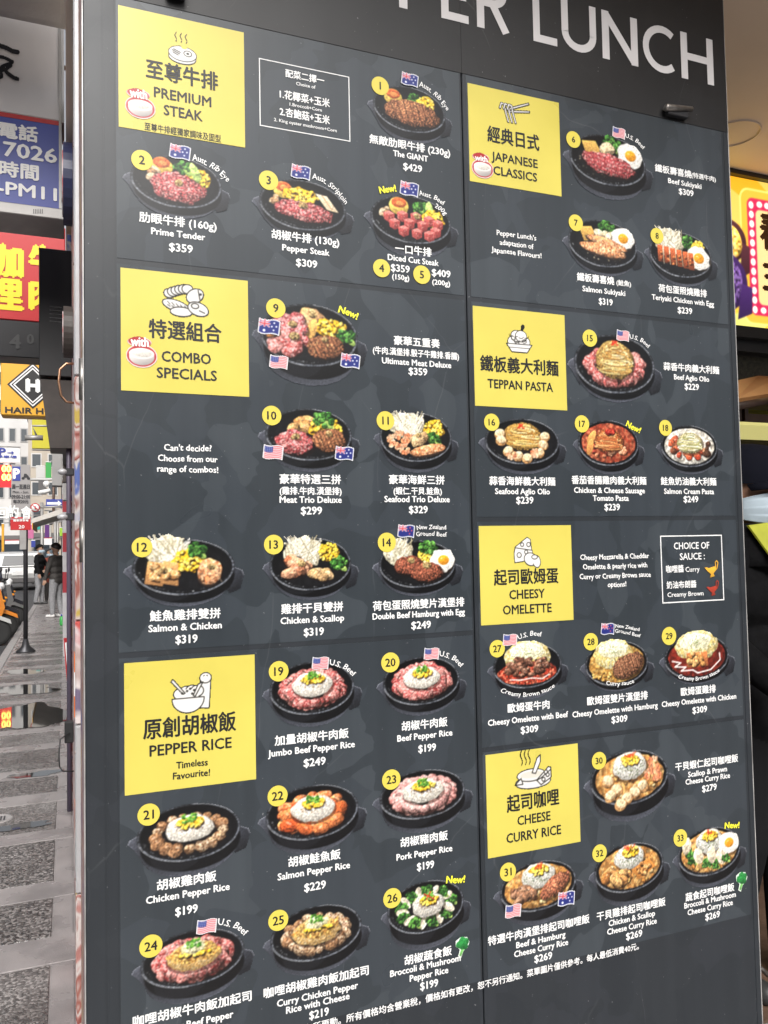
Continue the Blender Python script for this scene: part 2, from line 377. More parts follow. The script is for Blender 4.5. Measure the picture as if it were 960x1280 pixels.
def bits(p, n, cx, cy, rx, ry, size, cols, asp=.75, shade=.5, tex=.3, rough=.15, lo=None, edge=.25, order=True):
    P = []
    for _ in range(n):
        a, r = U(0, 6.28), math.sqrt(U(0, 1)); P.append((cx+rx*r*math.cos(a), cy+ry*r*math.sin(a)))
    if order: P.sort(key=lambda t: -t[1])
    for x, y in P:
        z = size*U(.75, 1.25)
        p.ell(x+.012, y-.025, z*1.04, z*asp*1.06, (26, 12, 8), U(-.6, .6), 0, op=.55)
        p.ell(x, y, z, z*asp, pick(cols), U(-.7, .7), shade, rough, tex, 120, edge, lo=lo)
        if z > .06: p.ell(x+U(-.4, .3)*z, y+U(.1, .5)*z*asp, z*.24, z*.1, (255, 240, 226), U(-.8, .8), 0, .3, op=U(.1, .55)); p.ell(x+U(-.3, .5)*z, y-U(.1, .5)*z*asp, z*.4, z*.09, (40, 16, 10), U(-.8, .8), 0, .3, op=U(.1, .4))
def ringbits(p, n, cx, cy, rx, ry, size, cols, asp=.75, **k):
    P = [(cx+rx*math.cos(a), cy+ry*math.sin(a)) for a in np.linspace(0, 6.283, n, endpoint=False)+U(0, 1)]
    for x, y in sorted(P, key=lambda t: -t[1]):
        bits(p, 1, x+U(-.02, .02), y+U(-.015, .015), .001, .001, size, cols, asp, **k)
def broccoli(p, cx, cy, s=.2):
    p.ell(cx+s*.45, cy-s*.45, s*.5, s*.28, (150, 180, 92), -.7, .3, .1, .2)
    for _ in range(26):
        a, r = U(0, 6.28), math.sqrt(U(0, 1)); p.ell(cx+s*.8*r*math.cos(a), cy+s*.6*r*math.sin(a), s*.26, s*.22, pick([(44, 84, 34), (62, 108, 44), (34, 66, 28), (82, 130, 58)]), U(-1, 1), .6, .2, .6, 120)
def corn(p, cx, cy, rx, ry, n=60):
    p.ell(cx, cy, rx, ry, (206, 158, 36), 0, .3, .2, .3)
    bits(p, n, cx, cy, rx, ry, .036, [(240, 200, 72), (226, 178, 46), (250, 216, 104)], .85, .5, .1, .1)
def butter(p, x, y, s=.09):
    p.ell(x+.01, y-.02, s*1.1, s*.8, (60, 40, 26), 0, 0, .2, op=.5); p.ell(x, y, s, s*.8, (186, 158, 108), 0, .5, .3, .5, 120, lo=(120, 92, 56))
def rice(p, cx, cy, rx, ry, top='corn', col=(248, 241, 228), lo=(228, 218, 200), cheese=False, herbs=False):
    p.ell(cx+.02, cy-.05, rx*1.06, ry*1.05, (30, 20, 15), 0, 0, op=.5)
    p.ell(cx, cy, rx, ry, col, 0, .24, .06, .22, 170, .16, lo=lo)
    p.ell(cx, cy+ry*.32, rx*.78, ry*.58, tuple(min(255, c*1.08) for c in col), 0, .15, .06, .3, 170)
    if cheese: p.ell(cx, cy+ry*.2, rx*.92, ry*.66, (214, 172, 96), 0, .2, .25, .4, 90, lo=(176, 122, 56))
    if not herbs:
        for _ in range(70): a, r = U(0, 6.28), U(.5, .8); p.ell(cx+rx*.85*r*math.cos(a), cy+ry*.22+ry*.66*r*math.sin(a), .013, .009, pick([(140, 100, 60), (110, 76, 48), (170, 132, 86)]), op=.65)
    else:
        for _ in range(90): a, r = U(0, 6.28), U(.1, .98); p.ell(cx+rx*.9*r*math.cos(a), cy+ry*.85*r*math.sin(a), .014, .01, pick([(70, 90, 50), (60, 70, 50), (120, 130, 90)]), op=.8)
    if cheese:
        p.ell(cx, cy+ry*.55, rx*.52, ry*.5, (226, 214, 160), 0, .3, .2, .4, 130, lo=(196, 186, 120)); g = cy+ry*.88
        corn(p, cx+.02, cy+ry*.15, rx*.6, ry*.14, 26); p.ell(cx, cy+ry*.6, rx*.45, ry*.42, (226, 216, 168), 0, .3, .2, .4, 130)
    else: corn(p, cx+.02, cy+ry*.42, rx*.55, ry*.4, 46); g = cy+ry*.72
    if herbs:
        for _ in range(9): x = cx+U(-.1, .1); p.line([(x, g+U(-.06, .02)), (x+U(-.09, .09), g+U(-.02, .08))], .022, pick([(206, 60, 34), (226, 92, 50)]))
    else:
        for _ in range(26): p.ell(cx+U(-.13, .13), g+U(-.07, .08), .032, .024, pick([(92, 146, 52), (124, 178, 74), (66, 116, 40)]), U(-1, 1), .5)
def rawbeef(p, cx, cy, rx, ry, rot=0):
    p.ell(cx+.02, cy-.04, rx*1.04, ry*1.04, (28, 14, 12), rot, 0, op=.6)
    p.ell(cx, cy, rx, ry, (172, 72, 74), rot, .3, .12, .5, 110, .3, lo=(218, 152, 146))
    for _ in range(30):
        a, r = U(0, 6.28), U(0, .85); x, y = cx+rx*r*math.cos(a), cy+ry*r*math.sin(a); p.line([(x, y), (x+U(-.09, .09), y+U(-.05, .05))], .013, (240, 200, 196), .7)
def steak(p, cx, cy, rx, ry, rot=0, grill=True, col=(140, 90, 62)):
    p.ell(cx+.02, cy-.04, rx*1.04, ry*1.05, (24, 14, 10), rot, 0, op=.6)
    p.ell(cx, cy, rx, ry, col, rot, .35, .1, .55, 130, .35, lo=tuple(min(255, c*1.45) for c in col))
    if grill:
        for k in np.linspace(-.7, .7, 7):
            h = math.sqrt(max(0, 1-k*k))*.9; p.line([(cx+rx*k-.06, cy+ry*h), (cx+rx*k+.1, cy-ry*h)], .03, (62, 36, 24), .55)
def sprouts(p, cx, cy, rx, ry, n=60):
    p.ell(cx, cy, rx, ry, (196, 186, 160), 0, .3, .15, .3)
    for _ in range(n):
        x, y = cx+U(-.6, .6)*rx, cy-ry*U(.2, .9); x1, y1 = cx+U(-1, 1)*rx, cy+ry*U(.2, 1.15); mx_ = ((x+x1)/2+U(-.06, .06), (y+y1)/2)
        p.line([(x, y), mx_, (x1, y1)], .024, pick([(238, 232, 212), (222, 214, 188), (246, 242, 230), (176, 166, 136)]), .9)
def egg(p, cx, cy, s):
    p.ell(cx+.01, cy-.03, s*1.02, s*.84, (60, 44, 30), 0, 0, .1, op=.5); p.ell(cx, cy, s, s*.82, (244, 240, 232), 0, .08, .1, .03, 40, .1); p.ell(cx+s*.05, cy+s*.02, s*.44, s*.36, (236, 158, 40), 0, .3, .03, .05); p.ell(cx-s*.1, cy+s*.14, s*.1, s*.05, (255, 226, 160), 0, 0, op=.8)
def potato(p, cx, cy, s=.2):
    p.ell(cx, cy, s, s*.85, (226, 190, 92), 0, .4, .05, .15); p.ell(cx, cy+s*.35, s*.78, s*.5, (196, 96, 48), 0, .3, .06, .2); p.ell(cx+s*.1, cy+s*.3, s*.4, s*.22, (228, 172, 96), 0, .2, .1, op=.6)
def salmon(p, cx, cy, rx, ry, rot):
    p.ell(cx+.02, cy-.05, rx, ry, (26, 16, 12), rot, 0, op=.6); p.ell(cx, cy-.03, rx, ry, (60, 44, 36), rot, .2, .06)
    p.ell(cx, cy, rx, ry*.92, (226, 146, 96), rot, .25, .08, .35, 70, .2, lo=(240, 186, 142))
    for k in np.linspace(-.7, .7, 6): c, s_ = math.cos(rot), math.sin(rot); p.line([(cx+rx*k*c-ry*.5*-s_*1, cy+rx*k*s_+ry*.5*c), (cx+rx*(k+.12)*c+ry*.5*-s_, cy+rx*(k+.12)*s_-ry*.5*c)], .016, (250, 214, 178), .5)
def noodles(p, cx, cy, rx, ry, cols):
    p.ell(cx+.02, cy-.04, rx*1.05, ry*1.05, (40, 22, 14), 0, 0, op=.5); p.ell(cx, cy, rx, ry, cols[1], 0, .3, .05, .4, 130, .35)
    for _ in range(130):
        a0 = U(0, 6.28); r = U(.3, 1.0); sp = U(1.0, 2.6); yy = U(-.6, .8)
        pts = [(cx+rx*r*(1-max(0, yy)*.8)*math.cos(a), cy+ry*yy+ry*.18*r*math.sin(a)) for a in np.linspace(a0, a0+sp, 6)]
        p.line([(a, b-.012) for a, b in pts], .026, tuple(c*.45 for c in cols[1]), .35); p.line(pts, .024, tuple(min(255, c*1.12) for c in pick(cols)), .95)
def sauce(p, q, col, lo):
    p.ell(0, 0, .86, q*.84, col, 0, .15, .02, .3, 40, .15, lo=lo)
def omelette(p, cx, cy, rx, ry):
    p.ell(cx, cy, rx, ry, (232, 206, 128), 0, .25, .06, .2, 60, .2, lo=(246, 236, 190)); p.ell(cx-.03, cy+ry*.3, rx*.75, ry*.55, (248, 240, 202), 0, .2, .12, .2, 70)
    for _ in range(60): a, r = U(0, 6.28), U(0, .85); p.ell(cx+rx*r*math.cos(a), cy+ry*.2+ry*.75*r*math.sin(a), .014, .01, pick([(96, 112, 50), (130, 136, 80)]), op=.8)
def scallops(p, pts, s=.13):
    for x, y in sorted(pts, key=lambda t: -t[1]):
        p.ell(x+.01, y-.03, s*1.05, s*.85, (40, 24, 14), 0, 0, op=.5); p.ell(x, y-.02, s, s*.8, (190, 142, 92), U(-.5, .5), .3, .05, .3, 70); p.ell(x, y+.01, s*.84, s*.62, (232, 206, 164), U(-.5, .5), .2, .05, .2, 70)
def shrimp(p, cx, cy, s=.14):
    a0 = U(0, 6)
    for k in range(6):
        a = a0+k*.75; p.ell(cx+s*.6*math.cos(a), cy+s*.45*math.sin(a), s*.42, s*.34, pick([(236, 164, 122), (242, 188, 150), (226, 138, 96)]), a, .4, .05, .1)
CHK = [(196, 138, 80), (176, 116, 62), (214, 164, 104)]; MUSH = [(196, 160, 124), (170, 128, 92), (214, 184, 150)]; RED = [(172, 78, 74), (146, 54, 52), (202, 122, 114), (184, 94, 90)]
PNK = [(206, 146, 140), (226, 178, 170), (184, 118, 112)]; ORG = [(222, 108, 56), (236, 132, 76), (204, 88, 44)]
def food(p, k, q):
    p.k = 1.02 if k in (17, 18, 27, 28, 29, 30, 31, 32, 33) else (1.0 if 19 <= k <= 26 else 1.1)
    if k == 1:
        potato(p, -.42, .38*q, .22); broccoli(p, .12, .45*q, .2); corn(p, .4, .3*q, .22, .2); steak(p, .05, -.14*q, .68, .5*q, -.05)
    elif k == 2:
        potato(p, -.3, .48*q, .22); bits(p, 5, -.5, .2*q, .1, .12, .09, MUSH); corn(p, .45, .2*q, .25, .2); broccoli(p, .12, .55*q, .2); p.ell(.38, .4*q, .1, .2, (170, 196, 110), .4, .3, .2, .3); rawbeef(p, .02, -.2*q, .54, .52*q, -.1); butter(p, .03, -.02*q)
    elif k == 3:
        potato(p, -.42, .45*q, .2); corn(p, -.05, .32*q, .35, .16); p.poly([(.25, .5*q), (.5, .45*q), (.75, -.1*q), (.5, -.05*q)], (230, 204, 170), .2); p.line([(.4, .45*q), (.62, -.05*q)], .02, (190, 150, 110)); bits(p, 5, -.6, .05*q, .08, .1, .08, MUSH); rawbeef(p, .0, -.22*q, .62, .36*q, -.08); butter(p, .0, .0)
    elif k == 4:
        potato(p, -.28, .45*q, .22); broccoli(p, .2, .5*q, .2); p.ell(.42, .42*q, .1, .2, (170, 196, 110), .4, .3, .2, .3); corn(p, .5, .12*q, .24, .18); bits(p, 5, -.6, .15*q, .1, .1, .08, MUSH)
        for x, y in ((-.5, .0), (-.2, .08), (.1, .1), (.4, .02), (.6, -.08), (-.38, -.25), (-.05, -.18), (.25, -.2), (.55, -.38), (-.18, -.48), (.12, -.52), (.4, -.55)):
            y *= q; s = .125
            p.poly([(x-s, y+s*.6), (x, y+s*1.0), (x+s, y+s*.6), (x, y+s*.25)], (222, 130, 122), .1); p.poly([(x-s, y+s*.6), (x, y+s*.25), (x, y-s), (x-s*.9, y-s*.55)], (176, 78, 74), .2); p.poly([(x+s, y+s*.6), (x, y+s*.25), (x, y-s), (x+s*.9, y-s*.55)], (142, 56, 54), .2)
            for _ in range(5): xx, yy = x+U(-s, s)*.8, y+U(-.5, .7)*s; p.line([(xx, yy), (xx+U(-.04, .04), yy+U(-.04, .04))], .013, (238, 186, 176), .7)
        butter(p, .12, .16*q, .07)
    elif k == 9:
        bits(p, 5, .05, .45*q, .26, .12, .2, [(216, 158, 104), (226, 174, 122)], .7, tex=.2); corn(p, .38, .22*q, .28, .18, 50); broccoli(p, .68, .05*q, .2); p.ell(.03, .15*q, .09, .22, (206, 158, 88), -.3, .4, .02, .2)
        for x, y in ((-.5, .4), (-.25, .42), (-.45, .18), (-.2, .14)): rawbeef(p, x, y*q, .17, .13, .2)
        bits(p, 16, -.4, -.25*q, .3, .28*q, .13, RED, .7, lo=(236, 170, 166)); steak(p, .28, -.3*q, .36, .34*q, .1); bits(p, 3, -.7, .05*q, .06, .06, .08, CHK); butter(p, -.3, -.05*q, .1); butter(p, .05, .62*q, .07); butter(p, -.32, .3*q, .08); butter(p, .27, -.1*q, .07)
    elif k == 10:
        bits(p, 7, -.25, .35*q, .3, .16*q, .17, CHK, .7); corn(p, .35, .25*q, .35, .2); broccoli(p, .3, .55*q, .24); rawbeef(p, -.3, -.28*q, .4, .42*q, -.1); steak(p, .42, -.18*q, .36, .4*q); butter(p, -.28, -.08*q); butter(p, .42, .05*q, .07)
    elif k == 11:
        corn(p, .45, .3*q, .25, .22); sprouts(p, -.22, .42*q, .42, .3, 80); broccoli(p, .45, -.02*q, .22)
        for x, y in ((-.6, -.1), (-.42, .05), (-.55, -.35), (-.35, -.25), (-.3, -.48), (-.2, -.05)): shrimp(p, x, y*q, .14)
        bits(p, 4, .05, -.1*q, .2, .1, .15, [(232, 190, 140), (216, 170, 120)]); salmon(p, .3, -.45*q, .46, .2*q, .2); butter(p, .05, .08*q, .06)
    elif k == 12:
        sprouts(p, -.3, .5*q, .4, .3, 50); corn(p, .08, .2*q, .28, .2); broccoli(p, .22, .55*q, .2)
        for x in (-.52, -.25): p.poly([(x-.18, -.5*q), (x-.12, .22*q), (x+.14, .15*q), (x+.14, -.6*q)], (202, 146, 92), .3); bits(p, 6, x, -.2*q, .1, .25*q, .08, CHK, lo=(232, 196, 142))
        salmon(p, .45, -.15*q, .22, .46*q, -.5); butter(p, -.38, -.08*q, .07); butter(p, .48, .0, .06)
    elif k == 13:
        sprouts(p, -.15, .42*q, .45, .32, 80); corn(p, .4, .4*q, .22, .2); broccoli(p, .62, .0, .22); bits(p, 8, -.3, -.15*q, .28, .3*q, .17, [(214, 140, 104), (198, 120, 84), (226, 164, 128)], .7); bits(p, 9, .25, -.35*q, .22, .22*q, .12, [(206, 172, 128), (188, 150, 104)]); butter(p, -.2, .02, .09)
    elif k == 14:
        sprouts(p, -.45, .45*q, .35, .28, 50); corn(p, .25, .3*q, .25, .14); broccoli(p, .25, .62*q, .24); egg(p, .6, .12*q, .3); steak(p, -.2, -.05*q, .36, .36*q, 0, False, (118, 66, 50)); steak(p, .22, -.32*q, .38, .36*q, 0, False, (128, 72, 54)); butter(p, .22, -.05*q, .1); butter(p, -.15, .15*q, .07)
    elif k in (19, 20, 23, 22, 21, 24, 25, 26):
        ring = {19: RED, 20: RED, 24: RED, 23: PNK, 22: ORG, 21: MUSH, 25: MUSH, 26: None}[k]
        if k in (21, 25): ringbits(p, 17, 0, -.02*q, .64, .58*q, .13, ring, .8, lo=(122, 84, 56))
        elif k == 22: ringbits(p, 13, 0, -.02*q, .6, .55*q, .19, ring, .7, lo=(240, 168, 120)); ringbits(p, 9, 0, -.12*q, .52, .5*q, .2, ring, .6)
        elif k == 26:
            for a in np.linspace(.2, 6.3, 9, endpoint=False):
                broccoli(p, .66*math.cos(a), .6*q*math.sin(a), .19)
                p.ell(.62*math.cos(a+.35), .56*q*math.sin(a+.35), .17, .09, (226, 214, 190), a, .3, .1, .2)
        else: ringbits(p, 30, 0, -.02*q, .66, .62*q, .14, ring, .65, lo=(222, 162, 154)); ringbits(p, 24, 0, -.06*q, .52, .5*q, .15, ring, .65, lo=(222, 162, 154))
        if k in (24, 25): rice(p, 0, .08*q, .52, .5*q, col=(206, 160, 92), lo=(222, 196, 148), cheese=True)
        elif k == 26: rice(p, .05, .06*q, .42, .46*q, col=(206, 202, 194)); p.line([(-.05, .5*q), (.2, .25*q)], .03, (200, 50, 34)); p.line([(.12, .55*q), (0, .28*q)], .025, (200, 60, 40))
        else: rice(p, 0, .14*q, .47, .47*q)
    elif k in (6, 7):
        bits(p, 60, 0, -.1*q, .72, .62*q, .025, [(90, 84, 74), (120, 112, 98), (60, 56, 50)]); p.poly([(-.62, .55*q), (-.3, .62*q), (-.12, .1*q), (-.5, .02*q)], (206, 160, 84), .3); broccoli(p, .1, .62*q, .24); bits(p, 5, .05, .38*q, .2, .08, .11, [(230, 214, 180), (214, 190, 150)]); egg(p, .52, .3*q, .3)
        if k == 6:
            rawbeef(p, .0, -.15*q, .62, .4*q, -.12)
            for y in (-.35, -.2, -.05, .08): p.line([(-.5, (y+.08)*q), (-.1, (y-.02)*q), (.5, (y-.1)*q)], .04, (150, 50, 56), .6)
        else: salmon(p, .1, .05*q, .55, .2*q, -.2); salmon(p, .0, -.25*q, .58, .24*q, -.12)
    elif k == 8:
        sprouts(p, -.35, .45*q, .4, .3, 60); broccoli(p, .2, .55*q, .2); corn(p, .5, .4*q, .18, .14); egg(p, .5, -.05*q, .34)
        for x in (-.6, -.42, -.24, -.06, .12, .28): p.poly([(x-.08, .18*q-x*.1), (x+.06, .18*q-x*.1), (x+.1, -.5*q-x*.12), (x-.06, -.5*q-x*.12)], (168, 84, 48), .4); bits(p, 4, x+.02, -.2*q, .04, .2*q, .04, [(200, 116, 66), (140, 66, 38)]); p.line([(x+.07, .15*q), (x+.1, -.45*q)], .016, (236, 204, 160))
    elif k == 15:
        ringbits(p, 26, .0, -.1*q, .56, .46*q, .14, RED, .65, lo=(222, 162, 154)); bits(p, 20, 0, -.38*q, .42, .22*q, .13, RED, lo=(222, 162, 154)); noodles(p, .0, .12*q, .42, .6*q, [(222, 190, 122), (190, 150, 84), (236, 210, 150), (166, 122, 62)])
        for _ in range(6): p.line([(U(-.06, .06), .72*q), (U(-.1, .1), .6*q)], .025, (206, 62, 36))
    elif k == 16:
        noodles(p, .0, .2*q, .46, .55*q, [(226, 190, 116), (196, 150, 76), (238, 210, 146), (166, 118, 56)]); scallops(p, [(-.52, .02), (-.36, -.2), (-.55, .16), (-.12, -.3), (.1, -.34), (.5, -.05), (.4, -.22), (.54, .13)], .13)
        for x, y in ((.3, -.45), (-.28, -.55)): shrimp(p, x, y*q, .13)
        for _ in range(6): p.line([(U(-.12, .02), .68*q), (U(-.12, .06), .52*q)], .025, (214, 72, 40))
    elif k == 17:
        sauce(p, q, (150, 62, 42), (190, 104, 74)); bits(p, 40, 0, 0, .72, .66*q, .07, [(176, 74, 58), (206, 130, 96), (150, 60, 48), (224, 164, 128)]); p.ell(-.55, .2*q, .1, .22, (220, 160, 90), -.6, .3); p.ell(-.6, -.2*q, .1, .22, (214, 150, 84), -.3, .3)
        noodles(p, .0, .1*q, .46, .5*q, [(206, 136, 82), (172, 96, 54), (226, 164, 108)]); bits(p, 6, .05, .5*q, .1, .06, .08, [(150, 40, 32), (180, 60, 44)])
    elif k == 18:
        sauce(p, q, (232, 226, 214), (214, 206, 190)); bits(p, 12, .0, -.3*q, .6, .3*q, .13, [(206, 92, 60), (226, 130, 90), (190, 74, 50)]); bits(p, 6, -.55, .1*q, .1, .2, .12, [(210, 100, 66), (120, 70, 50)]); bits(p, 5, .6, -.1*q, .06, .25, .1, [(226, 216, 196), (90, 60, 44)]); noodles(p, .02, .15*q, .44, .5*q, [(230, 220, 180), (206, 192, 140), (240, 234, 204), (150, 150, 90)])
    elif k in (27, 28, 29):
        if k == 27: omelette(p, .0, .4*q, .66, .7*q); p.ell(0, -.3*q, .86, .5*q, (150, 52, 36), 0, .1, .05, .5, 60, lo=(196, 110, 84)); bits(p, 46, -.02, -.05*q, .58, .36*q, .11, [(110, 72, 56), (86, 54, 42), (140, 100, 80)], .5, tex=.5)
        elif k == 28: sauce(p, q, (176, 128, 62), (204, 166, 96)); omelette(p, -.1, .42*q, .6, .66*q); steak(p, .35, -.12*q, .52, .5*q, .3, True, (124, 84, 62)); bits(p, 14, -.5, -.5*q, .3, .12, .04, [(226, 190, 110), (190, 140, 70)])
        else: sauce(p, q, (126, 44, 32), (110, 34, 26)); omelette(p, .0, .5*q, .64, .66*q); [p.poly([(x-.1, .2*q), (x+.08, .22*q), (x+.1, -.42*q), (x-.1, -.45*q)], (186, 112, 66), .3) for x in (-.22, 0, .22)]; bits(p, 20, .02, -.1*q, .3, .3*q, .07, CHK)
        if k == 29: p.line([(-.75, -.1*q), (-.5, -.2*q), (-.68, -.35*q), (-.35, -.4*q), (-.5, -.55*q), (-.15, -.55*q), (0, -.7*q), (.4, -.6*q), (.7, -.2*q), (.68, .1*q)], .035, (238, 226, 214))
        if k == 27: p.line([(-.5, -.55*q), (-.2, -.6*q), (.1, -.55*q), (.4, -.62*q), (.6, -.45*q)], .03, (238, 220, 206))
    elif k in (30, 31, 32, 33):
        sauce(p, q, (190, 132, 70), (216, 172, 108)); bits(p, 26, 0, -.2*q, .75, .55*q, .05, [(216, 166, 96), (176, 116, 56), (236, 200, 140)])
        rice(p, .0, .42*q, .42, .5*q, col=(236, 232, 222), lo=(204, 200, 184), herbs=True)
        if k == 30:
            scallops(p, [(-.55, .0), (-.35, -.2), (-.1, -.4), (-.5, -.3), (.1, -.3), (-.25, -.5), (.3, -.2)], .15)
            for x, y in ((.6, .45), (.62, .2), (.5, .02), (.66, -.05)): shrimp(p, x, y*q, .15)
        elif k == 31: bits(p, 22, -.42, -.2*q, .3, .3*q, .12, [(156, 112, 84), (124, 84, 60), (180, 136, 106)], .55); steak(p, .42, -.1*q, .42, .36*q, .5, False, (150, 90, 66))
        elif k == 32: bits(p, 16, -.35, -.25*q, .34, .3*q, .14, CHK); p.poly([(.05, -.1*q), (.55, .25*q), (.75, -.15*q), (.25, -.55*q)], (196, 128, 62), .3); bits(p, 14, .4, -.14*q, .22, .22*q, .06, CHK)
        else:
            egg(p, .6, .2*q, .32)
            for x, y in ((-.6, .1), (-.1, -.45), (.15, -.55), (-.55, -.2)): broccoli(p, x, y*q, .17)
            for x, y in ((-.35, -.1), (.05, -.15), (.35, -.3), (-.7, .4)): p.ell(x, y*q, .14, .2, (232, 214, 184), U(-.6, .6), .3, .1, .2)
            broccoli(p, .5, -.4*q, .15)
# ------------------------------------------------------------------ the menu board
BY = 1.8; XL, XM, XR = .035, .955, 1.853; ZTOP = 3.42
board_mat('board_dark', (.020, .024, .029), (.022, .026, .031), (.024, .028, .034), .4)
board_mat('board_print', (.031, .038, .045), (.037, .045, .054), (.045, .054, .063), .3)
board_mat('board_title', (.010, .010, .011), (.011, .011, .012), (.012, .012, .013), .42)
mat('ink_white', (.80, .80, .79), .42); mat('ink_black', (.012, .012, .013), .45); mat('ink_yellow', (.62, .53, .10), .33, noise=.05, nscale=6, rvar=.06)
mat('badge_yellow', (.66, .55, .085), .33); mat('ink_new', (.86, .82, .05), .42); mat('ink_grey', (.035, .035, .036), .45)
mat('title_white', (.62, .60, .60), .45, noise=.04, nscale=12)
mat('steel', (.30, .28, .26), .42, metal=1, noise=.25, nscale=60); mat('dark_metal', (.05, .05, .055), .4, metal=.6); mat('edge_trim', (.40, .39, .38), .5, metal=.4, noise=.5, nscale=9)
print_mat('picture_ink', .32)
board = thing('menu_board', (XL, BY+.02, 0), 'tall dark grey restaurant menu board with yellow cards and printed dishes', 'menu board')
def bx(px, py): return at(px, py, BY)
def sheet(name, x0, x1, z0, z1, y, mt, parent, th=.0008, label=None):
    o = MB().box((x0, y, z0), (x1, y+th, z1)).build(name, mt, parent)
    if label: o['label'] = label
    return o
for a, b in ((XL, XM-.0015), (XM+.0015, XR)):
    MB().box((a, BY, .03), (b, BY+.045, ZTOP), bev=.002).build('door_leaf', 'board_dark', board)
ZT0 = bx(905, 165).z
Z = lambda px, py: bx(px, py).z
s0, s1, s2, s3, s4, s5 = Z(584, 370), Z(594, 787.6), Z(903, 405), Z(924, 644.5), Z(924, 894.5), Z(937, 1143)
BAR = .0125
xs0, xs1 = bx(147, 500).x, XM-.008; xr0, xr1 = XM+.012, bx(906, 300).x
for x0, x1, z0, z1 in ((xs0, xs1, s0, ZT0-.002), (xs0, xs1, s1, s0-BAR), (xs0, xs1, s5, s1-BAR),
                       (xr0, xr1, s2, ZT0-.002), (xr0, xr1, s3, s2-BAR), (xr0, xr1, s4, s3-BAR), (xr0, xr1, s5, s4-BAR)):
    sheet('section_print', x0, x1, z0, z1, BY-.0009, 'board_print', board)
sheet('title_band', XL+.002, XM-.0004, ZT0, ZTOP-.002, BY-.0012, 'board_title', board, .0011); sheet('title_band', XM+.0004, XR-.002, ZT0, ZTOP-.002, BY-.0012, 'board_title', board, .0011)
# narrow upright trims on the left and right margins, and the bright metal edge of the leaf
for a, b in ((XL+.004, bx(129, 500).x), (bx(132, 500).x, xs0-.004)): sheet('margin_strip', a, b, .05, ZT0-.003, BY-.0011, 'board_dark', board, .001)
sheet('margin_strip', bx(909, 300).x, XR-.004, .05, ZT0-.003, BY-.0011, 'board_dark', board, .001)
MB().box((XR, BY+.002, .03), (XR+.003, BY+.043, ZTOP)).build('edge_trim', 'edge_trim', board)
MB().box((XL-.0025, BY+.001, .03), (XL, BY+.044, ZTOP)).build('edge_trim', 'edge_trim', board)

# --- lettering on the board
HT = {'z': .0215, 'e': .0145, '$': .0172, 'Z': .04, 'C': .0215, 'h': .0115, 's': .0075, 'p': .0145, 'n': .0095}
def bold_add(mb, V, f, mi, d):
    if d <= 0: mb.add(V, f, mi); return
    for i, (a, b) in enumerate(((-1, 0), (1, 0), (0, .8), (0, -.8))): mb.add([(x+a*d, y-.00005*i, z+b*d) for x, y, z in V], f, mi)
class Ink:
    def __init__(s): s.mb = MB()
    def t(s, text, px, py, w=None, kind='e', h=None, rot=0, bold=None, y=-.0022, mi=0, wob=0, spacing=1.0):
        c = bx(px, py); hm = h if h else HT[kind]
        wm = (bx(px+w/2, py).x-bx(px-w/2, py).x) if w else None
        if bold is None: bold = {'z': .032, 'e': .045, '$': .045, 'Z': .026, 'C': .03, 'h': .035, 's': .012, 'p': .03, 'n': .03}[kind]
        v, f = text_fit(text, wm, hm, 0, spacing)
        if len(v) == 0: return s
        if wob:
            v[:, 1] += wob*hm*np.sin(v[:, 0]/hm*1.7+px); v[:, 0] += .5*wob*hm*np.sin(v[:, 1]/hm*2.3+py)
        if rot:
            cr, sr = math.cos(rot), math.sin(rot); v = np.stack([v[:, 0]*cr-v[:, 1]*sr, v[:, 0]*sr+v[:, 1]*cr], 1)
        bold_add(s.mb, [(c.x+a, BY+y, c.z+b) for a, b in v], f, mi, bold*hm); return s
    def arc(s, text, p0, p1, h=.0125, bulge=.18, y=-.0026, bold=.02, mi=0):
        A, B = bx(*p0), bx(*p1); dx, dz = B.x-A.x, B.z-A.z; L = math.hypot(dx, dz); ux, uz = dx/L, dz/L
        v, f = text_fit(text, L, h, 0)
        out = []
        for a, b in v:
            t = a/L*2; lift = bulge*L*(1-t*t); slope = -bulge*4*t/1.0*.5*2/1
            an = math.atan(-bulge*4*t); nx, nz = -math.sin(an), math.cos(an)
            la, lb = a+nx*b, lift+nz*b
            la += .08*h*math.sin(b/h*3+a/h); lb += .07*h*math.sin(a/h*2)
            out.append(((A.x+B.x)/2+ux*la-uz*lb, BY+y, (A.z+B.z)/2+uz*la+ux*lb))
        bold_add(s.mb, out, f, mi, bold*h); return s
    def build(s, name, mats, parent): return s.mb.build(name, mats, parent, fix=False)
def disc(mb, px, py, r, y, mi=0, n=28):
    c = bx(px, py); rm = bx(px+r, py).x-c.x
    mb.add([(c.x+rm*math.cos(a), BY+y, c.z+rm*math.sin(a)) for a in np.linspace(0, 2*math.pi, n, endpoint=False)], [tuple(range(n))], mi)
def badge(num, px, py, r, parent):
    k = Ink(); disc(k.mb, px, py, r, -.0030)
    k.t(num, px, py, None, 'p', h=.0165 if r < 10 else .0185, y=-.0034, mi=1, bold=.03)
    return k.build('number_badge', ['badge_yellow', 'ink_black'], parent)
def sheet_map(px, py, w, rot=0, y=-.0028):
    """carries painter units (-1..1 over w pixels) to the board"""
    c = bx(px, py); hw = (bx(px+w/2, py).x-bx(px-w/2, py).x)/2; cr, sr = math.cos(rot), math.sin(rot)
    return lambda X, Y: np.stack([c.x+hw*(X*cr-Y*sr), np.full(len(X), BY+y), c.z+hw*(X*sr+Y*cr)], 1)
